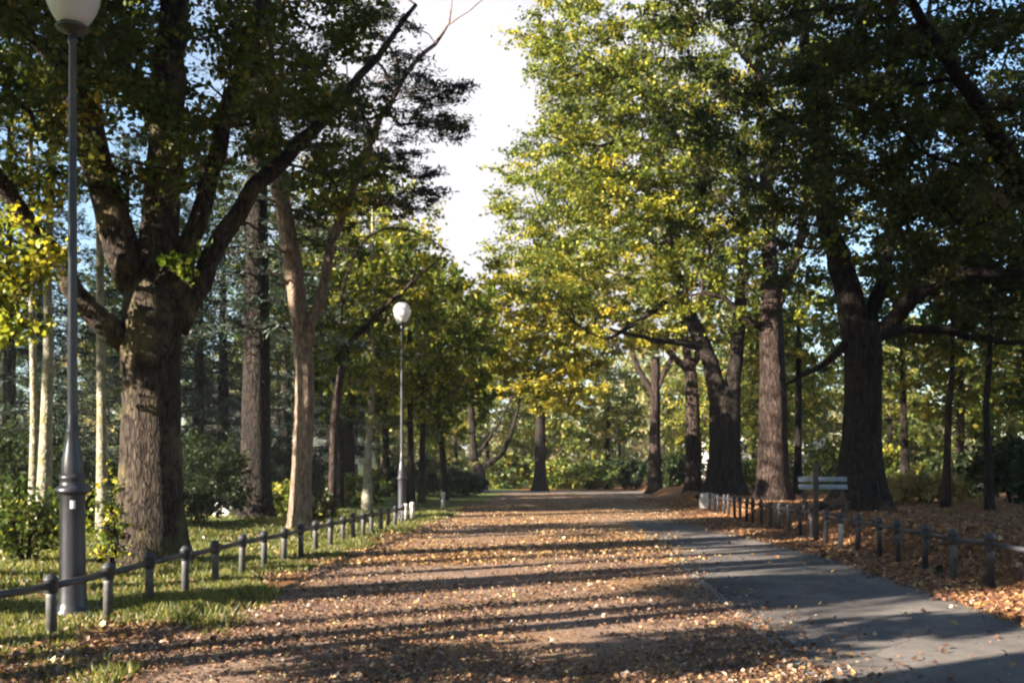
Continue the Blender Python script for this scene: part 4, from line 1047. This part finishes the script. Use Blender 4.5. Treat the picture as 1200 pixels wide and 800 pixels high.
scatter(pr1, [(22.0, 49), (14.5, 57), (17.5, 64), (28, 58), (23.5, 70), (19, 78), (33, 66), (15, 84), (31, 82), (25, 92), (38, 78)], rp)
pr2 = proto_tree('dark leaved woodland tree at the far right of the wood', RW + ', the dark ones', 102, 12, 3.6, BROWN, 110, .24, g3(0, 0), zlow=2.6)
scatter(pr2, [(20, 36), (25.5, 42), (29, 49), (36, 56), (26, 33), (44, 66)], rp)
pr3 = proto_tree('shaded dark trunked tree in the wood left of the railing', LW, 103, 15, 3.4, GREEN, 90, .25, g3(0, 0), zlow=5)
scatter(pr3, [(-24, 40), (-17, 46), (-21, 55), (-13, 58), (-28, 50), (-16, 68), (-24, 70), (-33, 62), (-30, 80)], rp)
pr4 = proto_tree('hazy autumn tree rising far beyond the crossing road', EW, 104, 17, 4.6, HAZED_FAR, 110, .42, g3(0, 0), zlow=3, sig=.75, nleaf=50)
scatter(pr4, [(-9, 104), (17, 112), (-20, 106), (-3, 118), (24, 108), (32, 116), (-14, 122), (-30, 116), (20, 126), (3, 132), (42, 104), (-42, 104), (-8, 138), (15, 140)], rp)
pr5 = proto_tree('green tree beyond the crossing road with leaves low to the ground', EW + ', the green ones', 105, 12, 3.8, SUNNY, 100, .36, g3(0, 0), zlow=1.2, sig=.65, nleaf=50)
scatter(pr5, [(-5.5, 96), (2.5, 100), (9, 95), (17.5, 93), (-13, 97), (27, 100), (-21, 94), (36, 95), (-28, 98)], rp)

pr6 = proto_tree('tall bare stemmed tree in the wood left of the photographer', 'trees in the wood left of the photographer', 106, 21, 3.5, GREEN, 46, .36, g3(0, 0), zlow=10.2, sig=.75, nleaf=170, compact=True, tr=.27)
rw = np.random.default_rng(5)
pts = []
while len(pts) < 40:
    q = (rw.uniform(-25, -9.5), rw.uniform(-17, 12.5))
    if q[0] > -0.56 * q[1] - 1.5 and q[1] > 0: continue
    if q[0] < -13 and abs((q[0] + 7.7) * .51 - (q[1] - 15.2) * .86) < 2.7: continue    # stems left out so sun reaches the yellow leaves at the left
    if pts and min((q[0] - a) ** 2 + (q[1] - b_) ** 2 for a, b_ in pts) < 4.5: continue
    pts.append(q)
def in_lane(q):                      # gaps in the wood that let the low sun through to the near path
    return any(q[0] < -15 and abs((q[0] - lx) * .51 - (q[1] - ly) * .86) < hw for lx, ly, hw in ((3, 8.0, 2.3), (4, 12.6, 1.4)))
pts = [q for q in pts if not in_lane(q)]
scatter(pr6, pts + [(-30, 25), (-33, 31), (-5, -30), (4, -27), (13, -24), (18, -12), (19, 2), (20, 14)], rw)  # trees behind and to the right are unseen, added to dim ambient light

# far wood that closes the view
n = 5200
ang = rp.uniform(-0.75, 0.75, n); dist = rp.uniform(150, 185, n)
hgt = rp.random(n) ** 1.3 * (9 + 4 * np.sin(ang * 23) + 3 * np.sin(ang * 61 + 1))
c = np.stack([np.sin(ang) * dist, np.cos(ang) * dist, hgt + .4], -1)
c = np.repeat(c, 14, 0) + rp.normal(size=(n * 14, 3)) * 0.9
o = leaves_mesh('far_wood', c, np.full(len(c), .95), .8, .5, pick(rp, len(c), HAZED_FAR) * .8, M['leaf'], rng=rp)
tag(o, 'pale wood closing the view far behind all the trees', 'woods', kind='stuff')

# ------------------------------------------------------------------ pale house behind the left wood
def house(x, y, rz, label, w=12, d=8, h=5.2):
    t = thing('house', label, 'house', (x, y, float(ground_z(x, y)) - .05), rz)
    a = MB(); a.box((0, 0, h / 2), (w, d, h)); a.add([(-w / 2, -d / 2, h), (-w / 2, d / 2, h), (-w / 2, 0, h + 2.6), (w / 2, -d / 2, h), (w / 2, d / 2, h), (w / 2, 0, h + 2.6)], [[0, 2, 1, 1], [3, 4, 5, 5]])
    a.build('wall', M['house_wall'], t, smooth=False)
    a = MB(); e = .4
    for s in (-1, 1):
        v = [(-w / 2 - e, s * (d / 2 + e), h - .32), (w / 2 + e, s * (d / 2 + e), h - .32), (w / 2 + e, 0, h + 2.72), (-w / 2 - e, 0, h + 2.72)]
        v2 = [(p[0], p[1], p[2] + .16) for p in v]
        a.add(v + v2, [[0, 1, 2, 3], [7, 6, 5, 4], [0, 4, 5, 1], [1, 5, 6, 2], [3, 2, 6, 7], [0, 3, 7, 4]])
    rf = a.build('roof', M['house_roof'], t, smooth=False)
    a = MB(); a.box((w * .22, .6, h + 2.9), (.7, .7, 1.6), .03); a.build('chimney', M['house_roof'], rf, smooth=False)
    for wx in (-w * .36, -w * .12, w * .36):
        for wz in (1.5, 3.9):
            a = MB()
            for (cx, cz, sx, sz) in ((0, .68, 1.1, .09), (0, -.68, 1.2, .11), (-.51, 0, .09, 1.27), (.51, 0, .09, 1.27), (0, 0, .06, 1.27)):
                a.box((wx + cx, -d / 2 - .03, wz + cz), (sx, .1, sz), .008)
            fr = a.build('window', M['frame'], t, smooth=False)
            a = MB(); a.box((wx, -d / 2 - .004, wz), (.94, .02, 1.24)); a.build('pane', M['car_glass'], fr, smooth=False)
    a = MB(); a.box((w * .12, -d / 2 - .025, 1.05), (1.0, .07, 2.1), .01); dr = a.build('door', M['wood_dark'], t, smooth=False)
    a = MB(); a.box((w * .12 + .38, -d / 2 - .09, 1.05), (.05, .06, .14), .01); a.build('handle', M['rim'], dr, smooth=False)
house(-16.5, 74, math.radians(12), 'pale rendered house glimpsed through the trunks of the left wood')
house(27, 110, math.radians(-10), 'pale house glimpsed between the right avenue trunks far off', 14, 9, 5.6)

# ------------------------------------------------------------------ fallen leaves and grass
def litter(name, label, n, sampler, L, palette, up=2.2):
    x, y = sampler(n)
    z = ground_z(x, y) + 0.022 + R.random(len(x)) * 0.02
    c = np.stack([x, y, z], -1)
    o = leaves_mesh(name, c, L * R.choice([.4, .6, .85, 1.1, 1.5], len(x), p=[.3, .28, .25, .13, .04]) * R.uniform(.85, 1.15, len(x)), .75, up, pick(R, len(x), palette) * R.uniform(.7, 1.3, (len(x), 1)), M['litter'], fold=.16)
    tag(o, label, 'fallen leaves', kind='stuff')
def yd(n, a, b, p=1.0):           # more of them near the camera
    return 1 / (R.random(n) ** p * (1 / a - 1 / b) + 1 / b)
def s_path(n):
    y = yd(n, 5.5, 60); u = R.uniform(-4.6, 2.0, n)
    k = (np.sin(u * 1.7 + y * .45) + np.sin(u * .9 - y * .8) + R.normal(size=n) * .9) > -1.1
    return (u + S * y)[k], y[k]
def s_farpath(n):
    y = yd(n, 17, 74); u = R.uniform(-4.8, 5.2, n)
    k = (np.sin(u * 1.3 + y * .3) + np.sin(u * .7 - y * .5) + R.normal(size=n) * .8) > -.5
    k &= (u < 2.0 + 1.2 * R.normal(size=n) ** 2 * .3) | (y > 30)
    return (u + S * y)[k], y[k]
def s_right(n):
    y = yd(n, 8, 60); u = 4.75 + np.abs(R.normal(size=n)) * 2.2
    u = np.where(R.random(n) < .35, R.uniform(4.6, 15, n), u)
    u = u - 1.2 * sstep(17, 30, y) * R.random(n)
    k = u > 4.6 - 1.6 * sstep(17, 30, y)
    return (u + S * y)[k], y[k]
def s_asph(n):
    y = yd(n, 6, 34); e = np.abs(R.normal(size=n)) * .32
    u = np.where(R.random(n) < .5, 1.95 + e, 5.05 - 1.3 * sstep(17, 30, y) - e)
    u = np.where(R.random(n) < .3, R.uniform(1.9, 5.2, n), u)
    return u + S * y, y
def s_left(n):
    y = yd(n, 8, 50); u = -4.2 - np.abs(R.normal(size=n)) * 3
    return u + S * y, y
litter('path_leaves', 'brown fallen leaves strewn over the earth path', 90000, s_path, .045, LITTER)
litter('far_path_leaves', 'golden leaf carpet on the far half of the path', 40000, s_farpath, .075, [(3, (0.28, 0.16, 0.07)), (1.8, (0.38, 0.25, 0.10)), (4, (0.17, 0.09, 0.048)), (0.5, (0.44, 0.36, 0.17))])
litter('bank_leaves', 'deep orange brown leaf litter under the right railing and trees', 70000, s_right, .085, [(4, (0.2, 0.09, 0.045)), (3, (0.29, 0.15, 0.062)), (4, (0.11, 0.052, 0.032)), (1, (0.42, 0.25, 0.09)), (.8, (0.38, 0.29, 0.19))], 1.3)
litter('asphalt_leaves', 'few stray leaves lying on the asphalt strip', 2200, s_asph, .065, LITTER)
litter('lawn_leaves', 'yellow brown leaves fallen on the grass left of the railing', 9000, s_left, .075, LITTER, 1.5)

def grass(n):
    y = yd(n, 6.5, 40, 1.0)
    u = -4.25 - R.random(n) ** 1.5 * 11
    fr = R.random(n) < .16
    u = np.where(fr, -5.4 + R.random(n) * (2.0 - 1.2 * sstep(10, 18, y)), u)
    x = u + S * y
    patch = np.sin(x * 1.9 + y * .7) + np.sin(x * .8 - y * 1.3 + 1) + np.sin(x * 3.1 + y * 2.3)
    k = patch + R.normal(size=n) * .7 + np.clip((-u - 4.6) * 1.6, -1.2, .9) > -.1
    x, y = x[k], y[k]; m = len(x)
    h = R.uniform(.03, .085, m) * (1 + .5 * (patch[k] > 1)) * (1 + .02 * y); a = R.uniform(0, 6.283, m); w = R.uniform(.006, .011, m) * (1 + .045 * y)
    lean = R.normal(size=(m, 2)) * .45
    z = ground_z(x, y) - .005
    p = np.stack([x, y, z], -1)
    d = np.stack([np.cos(a), np.sin(a), 0 * a], -1) * w[:, None]
    tip = p + np.stack([lean[:, 0] * h, lean[:, 1] * h, h], -1)
    V = np.stack([p - d, p + d, tip], 1).reshape(-1, 3)
    kk = np.arange(m)[:, None] * 3
    mb = MB(); mb.add(V, kk + np.array([0, 1, 2, 2]))
    c = pick(R, m, [(4, (0.085, 0.115, 0.025)), (3, (0.15, 0.17, 0.038)), (2, (0.06, 0.08, 0.02)), (2.6, (0.3, 0.26, 0.1))]) * R.uniform(.8, 1.2, (m, 1))
    o = mb.build('lawn_grass', M['grass'], None, None, False, np.repeat(c, 3, 0))
    tag(o, 'short autumn grass on the verge left of the path', 'grass', kind='stuff')
grass(230000)

# ------------------------------------------------------------------ thin autumn haze
mb = MB(); mb.box((0, 60, 28), (400, 270, 58.6))
hm, hnt, hout = new_mat('thin_haze')
hv = N(hnt, 'ShaderNodeVolumePrincipled'); hv.inputs['Color'].default_value = (0.9, 0.93, 1.0, 1); hv.inputs['Density'].default_value = 0.0004
hv.inputs['Anisotropy'].default_value = 0.2
hnt.links.new(hv.outputs[0], hout.inputs['Volume'])
hz = mb.build('haze', hm, smooth=False)
tag(hz, 'thin pale haze hanging between the trees', 'haze', kind='stuff')

# ------------------------------------------------------------------ light, sky, camera
EL = math.radians(20); AZ = (-0.86, -0.51)      # horizontal direction towards the sun
d = Vector((AZ[0] * math.cos(EL), AZ[1] * math.cos(EL), math.sin(EL))).normalized()
sun = bpy.data.lights.new('sun', 'SUN'); sun.energy = 5.0; sun.angle = math.radians(0.53); sun.color = (1.0, 0.88, 0.72)
so = bpy.data.objects.new('sun', sun); col.objects.link(so)
so.rotation_euler = d.to_track_quat('Z', 'Y').to_euler(); so.location = (-20, -20, 30)

w = bpy.data.worlds.new('World'); scene.world = w; w.use_nodes = True
nt = w.node_tree; nt.nodes.clear()
out = N(nt, 'ShaderNodeOutputWorld'); bg = N(nt, 'ShaderNodeBackground')
sky = N(nt, 'ShaderNodeTexSky'); sky.sky_type = 'NISHITA'; sky.sun_disc = False
sky.sun_elevation = EL; sky.sun_rotation = math.atan2(d.x, d.y)
sky.air_density = 1.15; sky.dust_density = 0.4; sky.ozone_density = 3.0
tc = N(nt, 'ShaderNodeTexCoord')
mp = N(nt, 'ShaderNodeMapping'); mp.inputs['Scale'].default_value = (1.0, 1.0, 2.2)
nt.links.new(tc.outputs['Generated'], mp.inputs[0])
cn = noise(nt, mp.outputs[0], 2.2, 5, 0.55, 0.4)
cr = ramp(nt, cn.outputs['Fac'], [(0.28, (0, 0, 0)), (0.48, (1, 1, 1))])
# white cloud added ahead of the camera only, so ambient light stays low
sx = N(nt, 'ShaderNodeSeparateXYZ'); nt.links.new(tc.outputs['Generated'], sx.inputs[0])
mr = N(nt, 'ShaderNodeMapRange', interpolation_type='SMOOTHSTEP'); mr.inputs['From Min'].default_value = 0.45; mr.inputs['From Max'].default_value = 0.85
nt.links.new(sx.outputs['Y'], mr.inputs['Value'])
mr2 = N(nt, 'ShaderNodeMapRange', interpolation_type='SMOOTHSTEP'); mr2.inputs['From Min'].default_value = 0.34; mr2.inputs['From Max'].default_value = 0.12
ab = N(nt, 'ShaderNodeMath', operation='ABSOLUTE'); nt.links.new(sx.outputs['X'], ab.inputs[0])
nt.links.new(ab.outputs[0], mr2.inputs['Value'])
m0 = N(nt, 'ShaderNodeMath', operation='MULTIPLY'); nt.links.new(mr.outputs[0], m0.inputs[0]); nt.links.new(mr2.outputs[0], m0.inputs[1])
mm = N(nt, 'ShaderNodeMath', operation='MULTIPLY'); nt.links.new(cr.outputs[0], mm.inputs[0]); nt.links.new(m0.outputs[0], mm.inputs[1])
cm = mixc(nt, mm.outputs[0], sky.outputs[0], (3.3, 3.22, 3.42))
nt.links.new(cm, bg.inputs[0]); bg.inputs[1].default_value = 0.05
nt.links.new(bg.outputs[0], out.inputs[0])

cam = bpy.data.cameras.new('camera'); co = bpy.data.objects.new('camera', cam); col.objects.link(co)
co.location = (0, 0, H); co.rotation_euler = (math.radians(90), 0, 0)
cam.sensor_width = 36; cam.lens = F / 1200 * 36; cam.shift_y = (HZ - 400) / 1200
cam.clip_start = 0.1; cam.clip_end = 3000
scene.camera = co

scene.view_settings.view_transform = 'Standard'; scene.view_settings.look = 'None'
scene.view_settings.exposure = 2.6; scene.view_settings.gamma = 1.0
scene.render.engine = 'CYCLES'
cy = scene.cycles
cy.max_bounces = 4; cy.diffuse_bounces = 2; cy.glossy_bounces = 2; cy.transmission_bounces = 2; cy.transparent_max_bounces = 4
cy.use_denoising = True; cy.use_adaptive_sampling = True; cy.adaptive_threshold = 0.04
cy.pixel_filter_type = 'BLACKMAN_HARRIS'; cy.filter_width = 2.3
cy.volume_bounces = 0; cy.volume_step_rate = 4; cy.volume_max_steps = 32
cy.caustics_reflective = False; cy.caustics_refractive = False
